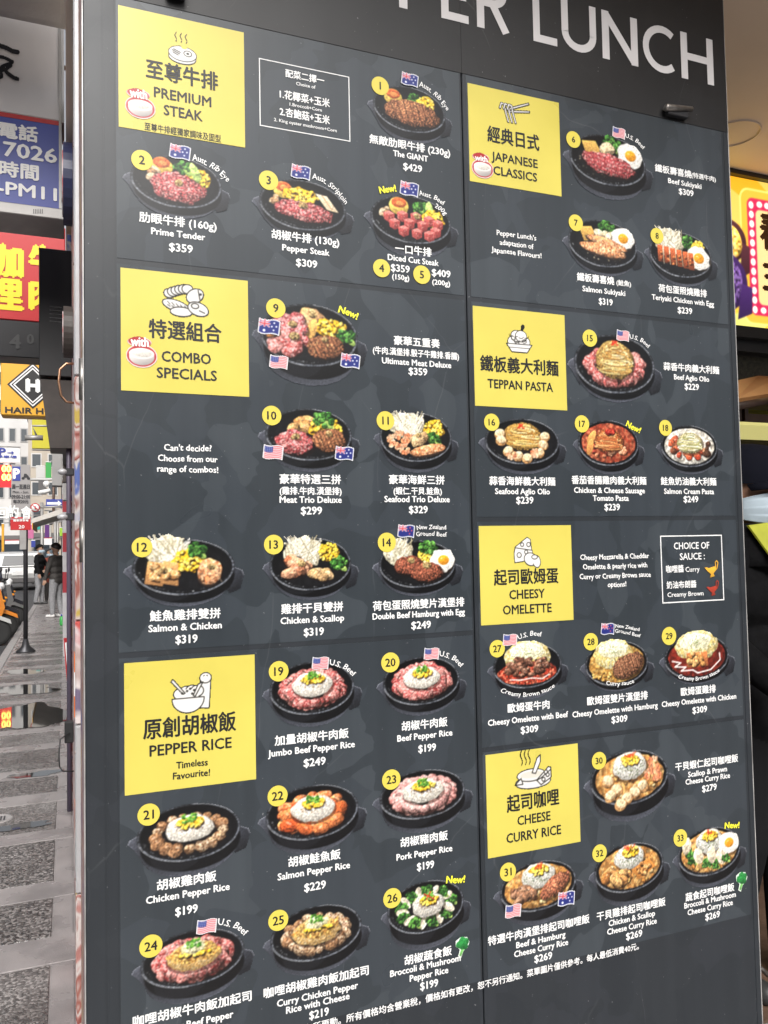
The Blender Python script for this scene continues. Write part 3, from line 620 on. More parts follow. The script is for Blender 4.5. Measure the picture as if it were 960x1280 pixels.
def flag(kind, px, py, w, parent, rot=-.12):
    p = Paint(-1.1, 1.1, -.85, .85, 40)
    wv = lambda x: .1*math.sin(x*3.0)
    def quad(x0, x1, y0, y1, col):
        xs_ = np.linspace(x0, x1, 7); p.poly([(x, y0+wv(x)) for x in xs_]+[(x, y1+wv(x)) for x in xs_[::-1]], col)
    quad(-1.03, 1.03, -.7, .7, (238, 238, 240))
    if kind == 'us':
        for i in range(13): quad(-.93, .93, -.6+i*1.2/13, -.6+(i+1)*1.2/13, (196, 58, 66) if i % 2 == 0 else (236, 234, 236))
        quad(-.93, -.05, .0, .6, (54, 66, 134))
        for i in range(12): p.ell(-.82+.2*(i % 4), .12+.18*(i//4)+wv(-.6), .04, .04, (230, 232, 240), shade=0)
    else:
        quad(-.93, .93, -.6, .6, (40, 48, 120))
        for a, b in (((-.93, .6), (0, 0)), ((-.93, 0), (0, .6))): p.line([(a[0], a[1]+wv(a[0])), (b[0], b[1]+wv(b[0]))], .16, (226, 226, 234)); p.line([(a[0], a[1]+wv(a[0])), (b[0], b[1]+wv(b[0]))], .06, (198, 56, 66))
        p.line([(-.93, .3+wv(-.93)), (-.46, .3+wv(-.46)), (0, .3)], .2, (232, 232, 238)); p.line([(-.46, 0), (-.46, .6)], .2, (232, 232, 238)); p.line([(-.93, .3+wv(-.93)), (-.46, .3+wv(-.46)), (0, .3)], .11, (200, 52, 62)); p.line([(-.46, 0), (-.46, .6)], .11, (200, 52, 62))
        st = (232, 234, 242) if kind == 'au' else (214, 84, 92)
        if kind == 'au': p.ell(-.45, -.32+wv(-.45), .13, .13, st, shade=0)
        for x, y in ((.45, .35), (.25, .0), (.68, .05), (.45, -.35)): p.ell(x, y+wv(x), .085, .085, st, shade=0)
    return p.mesh('flag_mark', sheet_map(px, py, w, rot, -.0036), 'picture_ink', parent)

# number, badge (x, y, r), rim centre and half sizes, lowest y of the plate, picture words
DISHES = {
 1: ((474.7, 108, 10.7), (512, 137.5, 45, 28), 179, 'grilled rib eye steak with potato and broccoli', [('無敵肋眼牛排 (230g)', 512.8, 183, 100, 'z'), ('The GIANT', 513, 195.5, 43, 'e'), ('$429', 515.4, 210, 23, '$')]),
 2: ((177.3, 200.8, 13.3), (221, 228, 57, 32), 273, 'raw pink steak with broccoli and corn', [('肋眼牛排 (160g)', 223, 277.7, 96, 'z'), ('Prime Tender', 223, 293, 67, 'e'), ('$359', 226, 310.4, 29, '$')]),
 3: ((335.4, 226, 12), (379, 257, 54, 31), 300, 'raw striploin with corn and sliced mushroom', [('胡椒牛排 (130g)', 382, 298.3, 84, 'z'), ('Pepper Steak', 382.3, 313, 58.5, 'e'), ('$309', 383, 329.5, 26, '$')]),
 4: ((476.5, 335.7, 10.6), (514, 275, 50, 29.5), 322, 'diced beef cubes with potato and broccoli', [('一口牛排', 516.5, 313.5, 45, 'z'), ('Diced Cut Steak', 516.5, 325.5, 63, 'e'), ('$359', 500, 335.9, 23, '$'), ('(150g)', 500.5, 347, 21, 'e'), ('$409', 551, 342, 23, '$'), ('(200g)', 551, 353.8, 22, 'e')]),
 9: ((344.4, 385.6, 12), (387.5, 419.5, 61, 39), 482, 'mixed meats with corn and broccoli', [('豪華五重奏', 521, 428, 57, 'z'), ('(牛肉.漢堡排.骰子牛雞排.香腸)', 520.6, 442, 107, 'z'), ('Ultimate Meat Deluxe', 521, 453.8, 86, 'e'), ('$359', 522, 464.7, 23, '$')]),
 10: ((339.3, 519.6, 12), (386.5, 543.5, 54, 32.5), 590, 'chicken, beef and hamburg with broccoli', [('豪華特選三拼', 388, 599.4, 76, 'z'), ('(雞排.牛肉.漢堡排)', 388.5, 613.9, 77, 'z'), ('Meat Trio Deluxe', 388.5, 624.6, 77, 'e'), ('$299', 389, 638.3, 26, '$')]),
 11: ((481.3, 526, 11), (520, 546.5, 45, 31), 591, 'shrimp and salmon with bean sprouts', [('豪華海鮮三拼', 521, 600, 69, 'z'), ('(蝦仁.干貝.鮭魚)', 522, 614, 60, 'z'), ('Seafood Trio Deluxe', 521.5, 624, 81, 'e'), ('$329', 522.5, 637, 23, '$')]),
 12: ((177.4, 684, 13), (230.5, 709, 64, 35), 758, 'chicken and salmon fillet with bean sprouts', [('鮭魚雞排雙拼', 232, 768.4, 88, 'z'), ('Salmon & Chicken', 232, 783.3, 91, 'e'), ('$319', 233, 798.6, 27, '$')]),
 13: ((341.7, 680.7, 12), (388.5, 705, 51, 33), 750, 'chicken and scallops with bean sprouts', [('雞排干貝雙拼', 390.4, 759.8, 77, 'z'), ('Chicken & Scallop', 390.7, 774, 79, 'e'), ('$319', 392, 789.5, 24.5, '$')]),
 14: ((483, 678, 11.3), (522, 705, 48, 29.5), 745, 'two hamburg patties with fried egg', [('荷包蛋照燒雙片漢堡排', 524, 755, 114, 'z'), ('Double Beef Hamburg with Egg', 524.3, 767.5, 115, 'e'), ('$249', 526, 781, 24, '$')]),
 19: ((348, 838.8, 12.3), (390.5, 860, 53, 33), 908, 'large rice mound ringed with much raw beef', [('加量胡椒牛肉飯', 390, 921, 92, 'z'), ('Jumbo Beef Pepper Rice', 390, 935.6, 108, 'e'), ('$249', 393, 952, 27, '$')]),
 20: ((487.4, 827.8, 11.4), (527, 851, 48, 30), 894, 'rice mound with corn ringed with raw beef', [('胡椒牛肉飯', 530.5, 905, 57, 'z'), ('Beef Pepper Rice', 531, 919, 68.5, 'e'), ('$199', 533.5, 934.6, 21.5, '$')]),
 21: ((185.7, 1017.7, 14), (237, 1040, 65, 35.5), 1094, 'rice mound with corn ringed with chicken pieces', [('胡椒雞肉飯', 233.5, 1100.5, 74, 'z'), ('Chicken Pepper Rice', 235.6, 1116, 104, 'e'), ('$199', 233, 1137, 27.5, '$')]),
 22: ((346.6, 994.4, 12.5), (391, 1015, 58, 34), 1066, 'rice mound with corn ringed with orange salmon', [('胡椒鮭魚飯', 393, 1072.4, 65, 'z'), ('Salmon Pepper Rice', 392.7, 1088, 90, 'e'), ('$229', 393.5, 1107, 26.5, '$')]),
 23: ((488.6, 974, 11.5), (528.5, 992.5, 53.5, 30.5), 1040, 'rice mound with corn ringed with pink pork', [('胡椒豬肉飯', 530, 1048.5, 59, 'z'), ('Pork Pepper Rice', 530.5, 1065.4, 69.5, 'e'), ('$199', 531.5, 1081.4, 21, '$')]),
 24: ((188.5, 1181.8, 14.5), (242, 1197, 65, 35), 1252, 'cheese topped rice mound ringed with raw beef', [('咖哩胡椒牛肉飯加起司', 242, 1260, 148, 'z'), ('Curry Beef Pepper', 246, 1277, 92, 'e'), ('Rice with Cheese', 246, 1290, 80, 'e')]),
 25: ((347.5, 1149.7, 12.5), (396, 1165.5, 57, 34), 1217, 'cheese topped rice mound ringed with chicken pieces', [('咖哩胡椒雞肉飯加起司', 396.5, 1226.4, 131, 'z'), ('Curry Chicken Pepper', 397.5, 1242, 101, 'e'), ('Rice with Cheese', 397.5, 1253, 79, 'e'), ('$219', 398.5, 1266, 24, '$')]),
 26: ((489.8, 1122, 11.3), (532.5, 1133, 48, 32.5), 1186, 'rice mound ringed with broccoli and mushroom', [('胡椒蔬食飯', 535, 1194, 59, 'z'), ('Broccoli & Mushroom', 532, 1206.5, 88, 'e'), ('Pepper Rice', 536, 1217, 48, 'e'), ('$199', 536, 1230, 22, '$')]),
 6: ((716, 175, 8.8), (760, 201, 47.5, 31), 249, 'sliced raw beef with egg and tofu', [('鐵板壽喜燒', 841, 214.5, 45, 'z'), ('(特選牛肉)', 879, 222, 30, 'n'), ('Beef Sukiyaki', 855.5, 229.8, 41, 'e'), ('$309', 857, 240.8, 18, '$')]),
 7: ((719, 279, 8.8), (753.5, 305, 43, 29), 345, 'salmon fillets with egg and tofu', [('鐵板壽喜燒', 744, 349, 46, 'z'), ('(鮭魚)', 779, 354.5, 18, 'n'), ('Salmon Sukiyaki', 754.5, 364, 53, 'e'), ('$319', 756.5, 377.5, 17, '$')]),
 8: ((820.4, 295.3, 8), (851, 319, 39, 28), 358, 'sliced chicken with fried egg and bean sprouts', [('荷包蛋照燒雞排', 853, 364, 60, 'z'), ('Teriyaki Chicken with Egg', 853.6, 376, 77, 'e'), ('$239', 855.5, 388.5, 17.7, '$')]),
 15: ((736.5, 423, 9), (768.5, 455.5, 50, 36.5), 503, 'tall noodle mound ringed with raw beef', [('蒜香牛肉義大利麵', 864, 460.8, 69, 'z'), ('Beef Aglio Olio', 864, 472.8, 43.5, 'e'), ('$229', 864, 483.6, 17.5, '$')]),
 16: ((614, 528, 9.5), (653, 552, 46.5, 28.5), 593, 'noodles with scallops and shrimp', [('蒜香海鮮義大利麵', 653, 601.7, 82, 'z'), ('Seafood Aglio Olio', 653, 614.3, 68, 'e'), ('$239', 655.5, 625.3, 21, '$')]),
 17: ((726.7, 530, 9), (760.5, 554, 38, 28.5), 593, 'red tomato noodles with sausage', [('番茄香腸雞肉義大利麵', 761.5, 600.7, 93, 'z'), ('Chicken & Cheese Sausage', 762, 613, 88, 'e'), ('Tomato Pasta', 763, 622.7, 44.5, 'e'), ('$239', 764.6, 633.9, 19, '$')]),
 18: ((831, 535, 8), (861.5, 558, 35.5, 26), 593, 'pale noodles in white cream with salmon', [('鮭魚奶油義大利麵', 860.5, 602, 69, 'z'), ('Salmon Cream Pasta', 861, 614.3, 62, 'e'), ('$249', 863, 624, 18, '$')]),
 27: ((620.8, 810.7, 9.5), (659.5, 832, 43, 28), 874, 'omelette with dark sliced beef and red sauce', [('歐姆蛋牛肉', 660.5, 883, 52, 'z'), ('Cheesy Omelette with Beef', 660.5, 897.9, 100, 'e'), ('$309', 661.3, 911.3, 21.5, '$')]),
 28: ((737.7, 802, 9), (771, 829, 39.5, 28), 864, 'omelette with hamburg in curry sauce', [('歐姆蛋雙片漢堡排', 771.8, 872.7, 75.5, 'z'), ('Cheesy Omelette with Hamburg', 769.4, 887, 106.5, 'e'), ('$309', 773.7, 898.5, 19.5, '$')]),
 29: ((835.4, 794.8, 9), (871, 821, 40.5, 28), 855, 'omelette with chicken in brown sauce', [('歐姆蛋雞排', 872.4, 862.8, 43.5, 'z'), ('Cheesy Omelette with Chicken', 874, 875, 93, 'e'), ('$309', 874, 886.8, 18, '$')]),
 30: ((747.9, 950.5, 9), (787, 971.5, 49, 34), 1026, 'rice dome with scallops and prawns in curry', [('干貝蝦仁起司咖哩飯', 883.3, 953, 78.5, 'z'), ('Scallop & Prawn', 884, 964.2, 48.5, 'e'), ('Cheese Curry Rice', 884.3, 973, 55.5, 'e'), ('$279', 886, 984.4, 18, '$')]),
 31: ((634.2, 1089.4, 10), (673, 1107, 48, 31), 1155, 'rice dome with beef and hamburg in curry', [('特選牛肉漢堡排起司咖哩飯', 674.5, 1161.7, 127, 'z'), ('Beef & Hamburg', 675.8, 1174, 61.5, 'e'), ('Cheese Curry Rice', 676.3, 1184.5, 67.5, 'e'), ('$269', 678.5, 1196, 22, '$')]),
 32: ((748.6, 1066, 9), (786.5, 1084, 43.5, 30.5), 1131, 'rice dome with chicken cutlet in curry', [('干貝雞排起司咖哩飯', 789, 1136, 86, 'z'), ('Chicken & Scallop', 789.5, 1147.2, 58, 'e'), ('Cheese Curry Rice', 789.7, 1157.3, 62, 'e'), ('$269', 792, 1168, 20, '$')]),
 33: ((849.5, 1047, 8.5), (886.5, 1064, 39.5, 30), 1108, 'rice dome with egg and broccoli in curry', [('蔬食起司咖哩飯', 887, 1115, 61, 'z'), ('Broccoli & Mushroom', 887.3, 1124.5, 64.5, 'e'), ('Cheese Curry Rice', 887.3, 1133.8, 56.5, 'e'), ('$269', 890, 1144, 18, '$')]),
}
FLAGS = {1: [('au', 511.6, 100.5, 20)], 2: [('au', 224.8, 191, 25)], 3: [('au', 375.6, 216, 23)], 4: [('au', 511, 237, 22)], 9: [('au', 336, 409, 26), ('us', 348, 453, 22), ('au', 437.5, 451.6, 23)],
         10: [('us', 341, 565.5, 24), ('au', 430, 567, 22)], 14: [('nz', 507, 664, 20)], 19: [('us', 400, 828.7, 20)], 20: [('us', 538.7, 817, 18)], 24: [('us', 258, 1157, 24)],
         6: [('us', 772.6, 167, 15)], 15: [('us', 777.6, 420, 15)], 27: [('us', 636.7, 799.7, 17)], 28: [('nz', 758.6, 786, 16)], 31: [('us', 640.6, 1138, 19), ('au', 707, 1122.4, 20)]}
ARCS = {1: [('Aust. Rib Eye', (523.6, 105), (559.7, 138), .013, .1)], 2: [('Aust. Rib Eye', (240, 197), (286, 226), .014, .1)], 3: [('Aust. Striploin', (390, 220), (433, 255), .013, .12)],
        4: [('Aust. Beef', (523, 242), (555, 255), .012, .08), ('200g', (544, 257), (557, 268), .012, .05)], 14: [('New Zealand', (520.5, 659.5), (557, 659.5), .0105, .02), ('Ground Beef', (519.5, 667.5), (558, 668.5), .0105, .02)],
        19: [('U.S. Beef', (412, 828), (443, 843), .0125, .1)], 20: [('U.S. Beef', (549, 817), (577.5, 832), .0125, .1)], 24: [('U.S. Beef', (272.5, 1152), (308, 1166), .0135, .1)],
        6: [('U.S. Beef', (781, 170), (804.5, 186), .012, .1)], 15: [('U.S. Beef', (786.5, 421), (811, 434), .012, .1)],
        27: [('U.S. Beef', (647, 797), (676.5, 792.5), .012, .08), ('Creamy Brown sauce', (626, 862), (692, 856.5), .011, -.11)],
        28: [('New Zealand', (768.5, 782), (798.5, 787), .0095, .02), ('Ground Beef', (768, 788), (800, 795), .0095, .02), ('Curry sauce', (757, 853), (791.5, 851), .011, -.05)], 29: [('Creamy Brown sauce', (847.5, 845), (898, 837), .011, -.1)]}
NEWS = {4: (484, 237, 21, .22), 9: (435, 391, 24, -.3), 26: (569, 1098.6, 23, -.1), 17: (791, 534, 18, -.42), 33: (914, 1031, 18, -.08)}
for k, (bd, (cx, cy, rx, ry), low, words, cap) in DISHES.items():
    c = bx(cx, cy); Rm = (bx(cx+rx, cy).x-bx(cx-rx, cy).x)/2; q = (bx(cx, cy-ry).z-bx(cx, cy+ry).z)/2/Rm
    B = (c.z-bx(cx, low).z)/Rm; dep = max(.12, (B-.93*q)/.95)
    p = Paint(-1.2, 1.2, -B-.06, q*1.45, 130); pan(p, q, dep); food(p, k, q); p.k = 1.0; p.grain(.09)
    mp = lambda X, Y, c=c, Rm=Rm: np.stack([c.x+Rm*X, np.full(len(X), BY-.0020), c.z+Rm*Y], 1)
    pic = p.mesh('dish_picture', mp, 'picture_ink', board); pic['label'] = 'printed photo of '+words
    badge('45'[0] if k == 4 else str(k), *bd, pic)
    if k == 4: badge('5', 526.7, 343.8, 10.6, pic)
    ink = Ink()
    for t, x, y, w, kd in cap: ink.t(t, x, y, w, kd, h=.0175 if t[0] == '(' and kd == 'z' else (.0155 if kd == 'n' else (.0125 if t[0] == '(' else None)))
    ink.build('caption', ['ink_white'], pic)
    for t, a, b, h, bl in ARCS.get(k, ()): Ink().arc(t, a, b, h, bl).build('hand_lettering', ['ink_white'], pic)
    for fl in FLAGS.get(k, ()): flag(*fl, pic)
    if k in NEWS:
        x, y, w, ro = NEWS[k]; Ink().t('New!', x, y, w, 'h', h=.0165, rot=ro, y=-.0032, wob=.06, bold=.06).build('new_mark', ['ink_new'], pic)
    if k in (26, 33):
        x, y, w = ((576.8, 1182.6, 19), (925.6, 1101, 15.5))[k == 33]
        p = Paint(-1.1, 1.1, -1.4, 1.3, 40)
        sh = [(-.15, -1.25), (-.55, -1.0), (-.3, -.3), (-.85, .2), (-.8, .8), (-.1, 1.15), (.7, 1.0), (1.0, .4), (.75, -.25), (.2, -.5)]
        p.poly(sh, (236, 240, 234)); p.poly([(-.15, -1.1), (-.4, -.95), (-.1, -.2), (.25, -.35)], (110, 178, 92), .2)
        for x_, y_, r_ in ((-.35, .3, .42), (.05, .7, .42), (.5, .5, .42), (.4, .0, .4), (0, .15, .45)): p.ell(x_, y_, r_, r_, (40, 122, 58), 0, .4, .1, .4, 60)
        p.mesh('broccoli_mark', sheet_map(x, y, w, 0, -.0032), 'picture_ink', pic)

# --- yellow category cards with their drawings
def bowl_sticker(px, py, w, parent):
    p = Paint(-1.15, 1.15, -1.1, 1.25, 60)
    red = (172, 42, 46)
    for x, y, a, b in ((0, -.25, 1.02, .78), (-.15, .75, .78, .34)): p.ell(x, y, a*1.07, b*1.1, (240, 228, 222), shade=0)
    p.ell(0, -.25, 1.02, .78, red, shade=0); p.ell(-.15, .75, .78, .34, red, -.06, shade=0); p.ell(-.2, .95, .5, .2, red, shade=0)
    p.ell(0, -.32, .88, .62, (206, 200, 196), shade=.3); p.ell(0, -.08, .88, .4, (238, 234, 230), shade=.1); p.ell(0, -.04, .72, .3, (222, 216, 206), 0, .2, .1, .3, 150)
    p.mesh('bowl_sticker', sheet_map(px, py, w, 0, -.0030), 'picture_ink', parent)
    Ink().t('with', px-w*.07, py-w*.375, w*.6, 'h', h=.02 if w > 30 else .015, y=-.0034, bold=.05).build('sticker_word', ['ink_white'], parent)
K = (28, 26, 22); WH = (232, 230, 226); LN = .05
def icon(kind, px, py, w, parent):
    p = Paint(-1.15, 1.15, -1.15, 1.15, 72)
    def steam(xs_, y0, y1):
        for x in xs_: p.line([(x+.06*math.sin(t*7), y0+(y1-y0)*t) for t in np.linspace(0, 1, 9)], LN, K)
    def outl(f, *a): pass
    def E(x, y, a, b, rot=0, col=WH): p.ell(x, y, a+LN, b+LN, K, rot, 0); p.ell(x, y, a, b, col, rot, .05)
    def Pg(P, col=WH): p.poly(P, col, line=LN, lcol=K)
    if kind == 'steak':
        steam((-.45, -.1, .25), .45, 1.1); E(-.02, -.62, .9, .42); E(0, -.35, .92, .5); p.ell(.1, .12, .2, .12, (222, 205, 80), shade=0); E(.35, -.28, .24, .17); p.ell(.35, -.28, .1, .07, K, shade=0); p.line([(-.7, -.2), (-.2, -.4)], .06, K); p.line([(-.6, -.12), (-.15, -.28)], .06, K); p.line([(-.65, -.35), (-.3, -.5)], .06, K)
    elif kind == 'combo':
        for x in np.linspace(-.75, .1, 6): E(x, .3+.35*math.sin((x+.9)*1.5), .24, .2)
        E(.45, .35, .42, .3, .6); p.line([(.6, .65), (.68, .2)], LN, K); p.ell(.72, .45, .06, .06, K, shade=0); E(-.45, -.2, .62, .24, -.25)
        for i in range(5):
            for j in range(2): p.line([(-.85+i*.2, -.02-j*.16-i*.04), (-.72+i*.2, -.16-j*.1-i*.04)], .035, K)
        E(-.2, -.48, .5, .2); E(.6, -.28, .48, .3, -.3); E(.45, -.14, .15, .1); p.line([(.65, -.35), (.9, -.45)], .05, K)
    elif kind == 'rice':
        Pg([(.35, -.7), (.4, .65), (.95, .65), (.85, -.75)]); E(.68, .8, .27, .24); p.line([(.58, .9), (.62, .92)], .05, K); p.line([(.74, .92), (.78, .9)], .05, K)
        for x in (-.6, -.3, 0, .25): E(x, .0+.2*math.cos(x*2), .3, .26)
        p.ell(-.2, .0, .55, .3, WH, shade=0); Pg([(-1.05, .72), (-.95, .85), (-.35, .1), (-.45, .05)]); Pg([(.05, -.05), (.15, -.1), (.55, .6), (.3, .5)])
        bw = [(-1.0, -.15)]+[(-.2+.8*math.cos(a), -.2+.7*math.sin(a)) for a in np.linspace(math.pi*1.02, math.pi*1.98, 14)]+[(.6, -.15)]; Pg(bw)
        for x, y in ((-.5, .1), (-.25, .2), (0, .05), (-.1, .3), (.1, .22)): p.ell(x, y, .06, .06, K, shade=0)
    elif kind == 'chop':
        Pg([(-.4, .15), (1.0, .72), (1.02, .6), (-.35, .02)]); Pg([(-.5, -.02), (1.05, .22), (1.05, .1), (-.45, -.15)])
        for x in (-.9, -.65, -.4): p.line([(x-.1, .05), (x, .35), (x+.2, .3), (x+.3, -.2), (x+.45, -.7)], .16, K); p.line([(x-.1, .05), (x, .35), (x+.2, .3), (x+.3, -.2), (x+.45, -.7)], .08, WH)
    elif kind == 'pasta':
        p.line([(.1, .25), (.3, 1.0)], .2, K); p.ell(.3, .95, .14, .18, K, -.3, 0)
        for x, y in ((-.45, -.1), (0, .1), (.4, -.1), (-.2, .3), (.15, .3)): E(x, y, .42, .36)
        for _ in range(12): a = U(0, 6); x, y = U(-.6, .6), U(-.1, .5)*.8; p.line([(x+.2*math.cos(t), y+.13*math.sin(t)) for t in np.linspace(a, a+2.4, 6)], .035, K)
        Pg([(-1.0, -.25), (1.0, -.25), (.6, -.8), (-.6, -.8)]); p.line([(-.8, -.5), (.8, -.5)], .035, K)
    elif kind == 'cheese':
        Pg([(-.95, -.1), (-.85, .35), (.1, 1.0), (.35, .85), (.45, .05), (-.4, .0)]); Pg([(-.95, -.1), (-.9, -.7), (.5, -.55), (.5, .1), (-.85, .3)])
        for x, y, r_ in ((-.55, -.2, .14), (0, .0, .1), (.2, .5, .12), (-.3, .5, .1), (.05, -.35, .12)): E(x, y, r_, r_)
        E(.35, -.5, .5, .4, -.3); E(.8, -.65, .28, .4, .2); p.ell(.5, -.5, .4, .3, WH, shade=0); E(.65, -.35, .2, .12)
    elif kind == 'curry':
        steam((-.65, -.42, -.2), .35, 1.1); E(0, -.55, 1.0, .3); E(-.1, -.2, .8, .28); p.ell(-.1, -.18, .66, .18, (214, 208, 196), shade=0); Pg([(-1.05, -.6), (-.7, -.3), (-.6, -.6)])
        Pg([(-.05, -.1), (.25, .6), (.45, .75), (.45, .4), (.15, -.15)]); Pg([(.2, -.5), (.9, .1), (1.05, .05), (1.05, -.45), (.45, -.75)]); p.line([(.2, -.5), (.45, -.42), (1.05, -.05)], LN, K)
        for x, y in ((.6, -.5), (.85, -.3), (.75, -.15)): E(x, y, .07, .07)
    p.mesh('icon', sheet_map(px, py, w*1.0, 0, -.0028), 'picture_ink', parent)
CARDS = [
 ((147.5, 7, 304.5, 41, 158.5), 'steak', (228, 62, 37), [('至尊牛排', 228, 95, 89, 'Z', .041), ('PREMIUM', 228.5, 122, 71, 'C', .0225), ('STEAK', 229, 142, 48, 'C', .0225), ('至尊牛排經獨家調味及固型', 229, 166.5, 95, 's', .0165)], (175.3, 131, 35)),
 ((150.5, 334, 309.5, 352, 488), 'combo', (231.7, 378.4, 53), [('特選組合', 232, 414.7, 90, 'Z', .04), ('COMBO', 233, 447.4, 61, 'C', .0225), ('SPECIALS', 233.8, 468, 74.5, 'C', .0225)], (177, 441, 36)),
 ((155, 829, 318, 818, 994.5), 'rice', (240, 868, 50), [('原創胡椒飯', 238, 906.7, 115, 'Z', .041), ('PEPPER RICE', 239, 933, 102, 'C', .0225), ('Timeless', 240, 954, 39, 'h', .014), ('Favourite!', 239.4, 967.3, 46, 'h', .014)], None),
 ((584, 104, 698, 129, 226), 'chop', (642.6, 140, 36), [('經典日式', 641.5, 174, 64, 'Z', .041), ('JAPANESE', 643, 200.4, 57, 'C', .0225), ('CLASSICS', 643.7, 217.8, 54, 'C', .0225)], (602.5, 208, 25)),
 ((590.5, 382.5, 705, 394, 507), 'pasta', (648.4, 426, 32), [('鐵板義大利麵', 649.5, 458, 97, 'Z', .039), ('TEPPAN PASTA', 650.4, 482, 81, 'C', .0225)], None),
 ((598, 657, 713, 657, 782), 'cheese', (657, 690, 32), [('起司歐姆蛋', 657.6, 721, 80, 'Z', .038), ('CHEESY', 658.4, 742.4, 44, 'C', .0225), ('OMELETTE', 658.8, 761, 60.5, 'C', .0225)], None),
 ((606.5, 945, 721.5, 928, 1073.5), 'curry', (665.5, 963, 43), [('起司咖哩', 666, 1000.4, 65, 'Z', .04), ('CHEESE', 667, 1022.3, 41, 'C', .0225), ('CURRY RICE', 667, 1042, 68, 'C', .0225)], None)]
for (x0, y0, x1, y1, yb), ic, (ix, iy, iw), txt, st in CARDS:
    a, b = bx(x0, y0), bx(x1, y1); zb = bx(x0, yb).z; zt = (a.z+b.z)/2
    cd = sheet('category_card', a.x, b.x, zb, zt, BY-.0019, 'ink_yellow', board, .001); cd['label'] = {'steak': 'yellow card for premium steak', 'combo': 'yellow card for combo specials', 'rice': 'yellow card for pepper rice', 'chop': 'yellow card for japanese classics', 'pasta': 'yellow card for teppan pasta', 'cheese': 'yellow card for cheesy omelette', 'curry': 'yellow card for cheese curry rice'}[ic]
    icon(ic, ix, iy, iw, cd)
    for t, x, y, w, kd, h in txt: Ink().t(t, x, y, w, kd, h=h, y=-.0025, wob=.04 if kd == 'h' else 0).build('lettering', ['ink_black'], cd)
    if st: bowl_sticker(*st, cd)
# --- framed choices and hand-lettered notes
def outline(name, q, wd, parent):
    P = [bx(*a) for a in q]; x0 = (P[0].x+P[3].x)/2; x1 = (P[1].x+P[2].x)/2; z1 = (P[0].z+P[1].z)/2; z0 = (P[2].z+P[3].z)/2
    mb = MB(); y = BY-.0016
    for a, b in (((x0, z0), (x1, z0+wd)), ((x0, z1-wd), (x1, z1)), ((x0, z0+wd), (x0+wd, z1-wd)), ((x1-wd, z0+wd), (x1, z1-wd))): mb.box((a[0], y, a[1]), (b[0], y+.0006, b[1]))
    return mb.build(name, 'ink_white', parent)
o = outline('choice_frame', [(323, 72), (436, 97), (438, 178), (325, 157)], .0022, board)
k = Ink()
for t, x, y, w, h in (('配菜二擇一', 381, 97, 48, .0185), ('Choice of', 382, 107.3, 24, .008), ('1.花椰菜+玉米', 381, 124, 62, .0205), ('1.Broccoli+Corn', 382, 134.5, 40, .0075), ('2.杏鮑菇+玉米', 381, 145.5, 62, .0205), ('2. King oyster mushroom+Corn', 382, 157, 78, .0075)): Ink().t(t, x, y, w, 'n', h=h, bold=.03).build('lettering', ['ink_white'], o)
o = outline('choice_frame', [(824.4, 669.6), (902, 668.5), (904.5, 750), (828, 754.5)], .003, board)
k = Ink()
for t, x, y, w, h in (('CHOICE OF', 864, 682, 44, .0185), ('SAUCE :', 864.8, 695.3, 31, .0185), ('咖哩醬', 843, 711.3, 22, .0195), ('Curry', 865, 711.5, 17.5, .0135), ('奶油布朗醬', 851.3, 730.8, 37, .0195), ('Creamy Brown', 856.4, 742.4, 45, .0125)): Ink().t(t, x, y, w, 'n', h=h, bold=.025).build('lettering', ['ink_white'], o)
for (x, y, w), c in (((888.4, 711, 17), (226, 170, 60)), ((889.8, 735, 15.5), (160, 60, 46))):
    p = Paint(-1.1, 1.1, -1.1, 1.1, 36); p.poly([(-1, .15), (-.7, .2), (-.4, .1), (.6, .3), (.75, -.1), (.3, -.5), (.45, -.85), (-.25, -1.0), (-.1, -.6), (-.6, -.25)], c, .2); p.line([(.6, .25), (.6, .75), (.8, .9), (1.0, .7), (.8, .0)], .14, c)
    p.mesh('sauce_boat', sheet_map(x, y, w), 'picture_ink', o)
for txt in ([("Can't decide?", 234.8, 560, 59), ('Choose from our', 234.8, 573.5, 74), ('range of combos!', 234.8, 586.7, 76)],
            [("Pepper Lunch's", 645.4, 294.3, 49), ('adaptation of', 645.4, 305.6, 42), ('Japanese Flavours!', 645.4, 316.2, 62)],
            [('Cheesy Mozzarella & Cheddar', 768.6, 695.7, 85.5), ('Omelette & pearly rice with', 769, 707.4, 80), ('Curry or Creamy Brown sauce', 769.2, 719.4, 88.5), ('options!', 770.5, 730.4, 23)]):
    k = Ink()
    for t, x, y, w in txt: k.t(t, x, y, w, 'h', h=.0135, wob=.06, bold=.035)
    k.build('note', ['ink_white'], board)
Ink().t('有所更動。所有價格均含營業稅，價格如有更改，恕不另行通知。菜單圖片僅供參考。每人最低消費40元。', 607, 1229.5, 414, 'n', h=.0175, bold=.025).build('note', ['ink_white'], board)
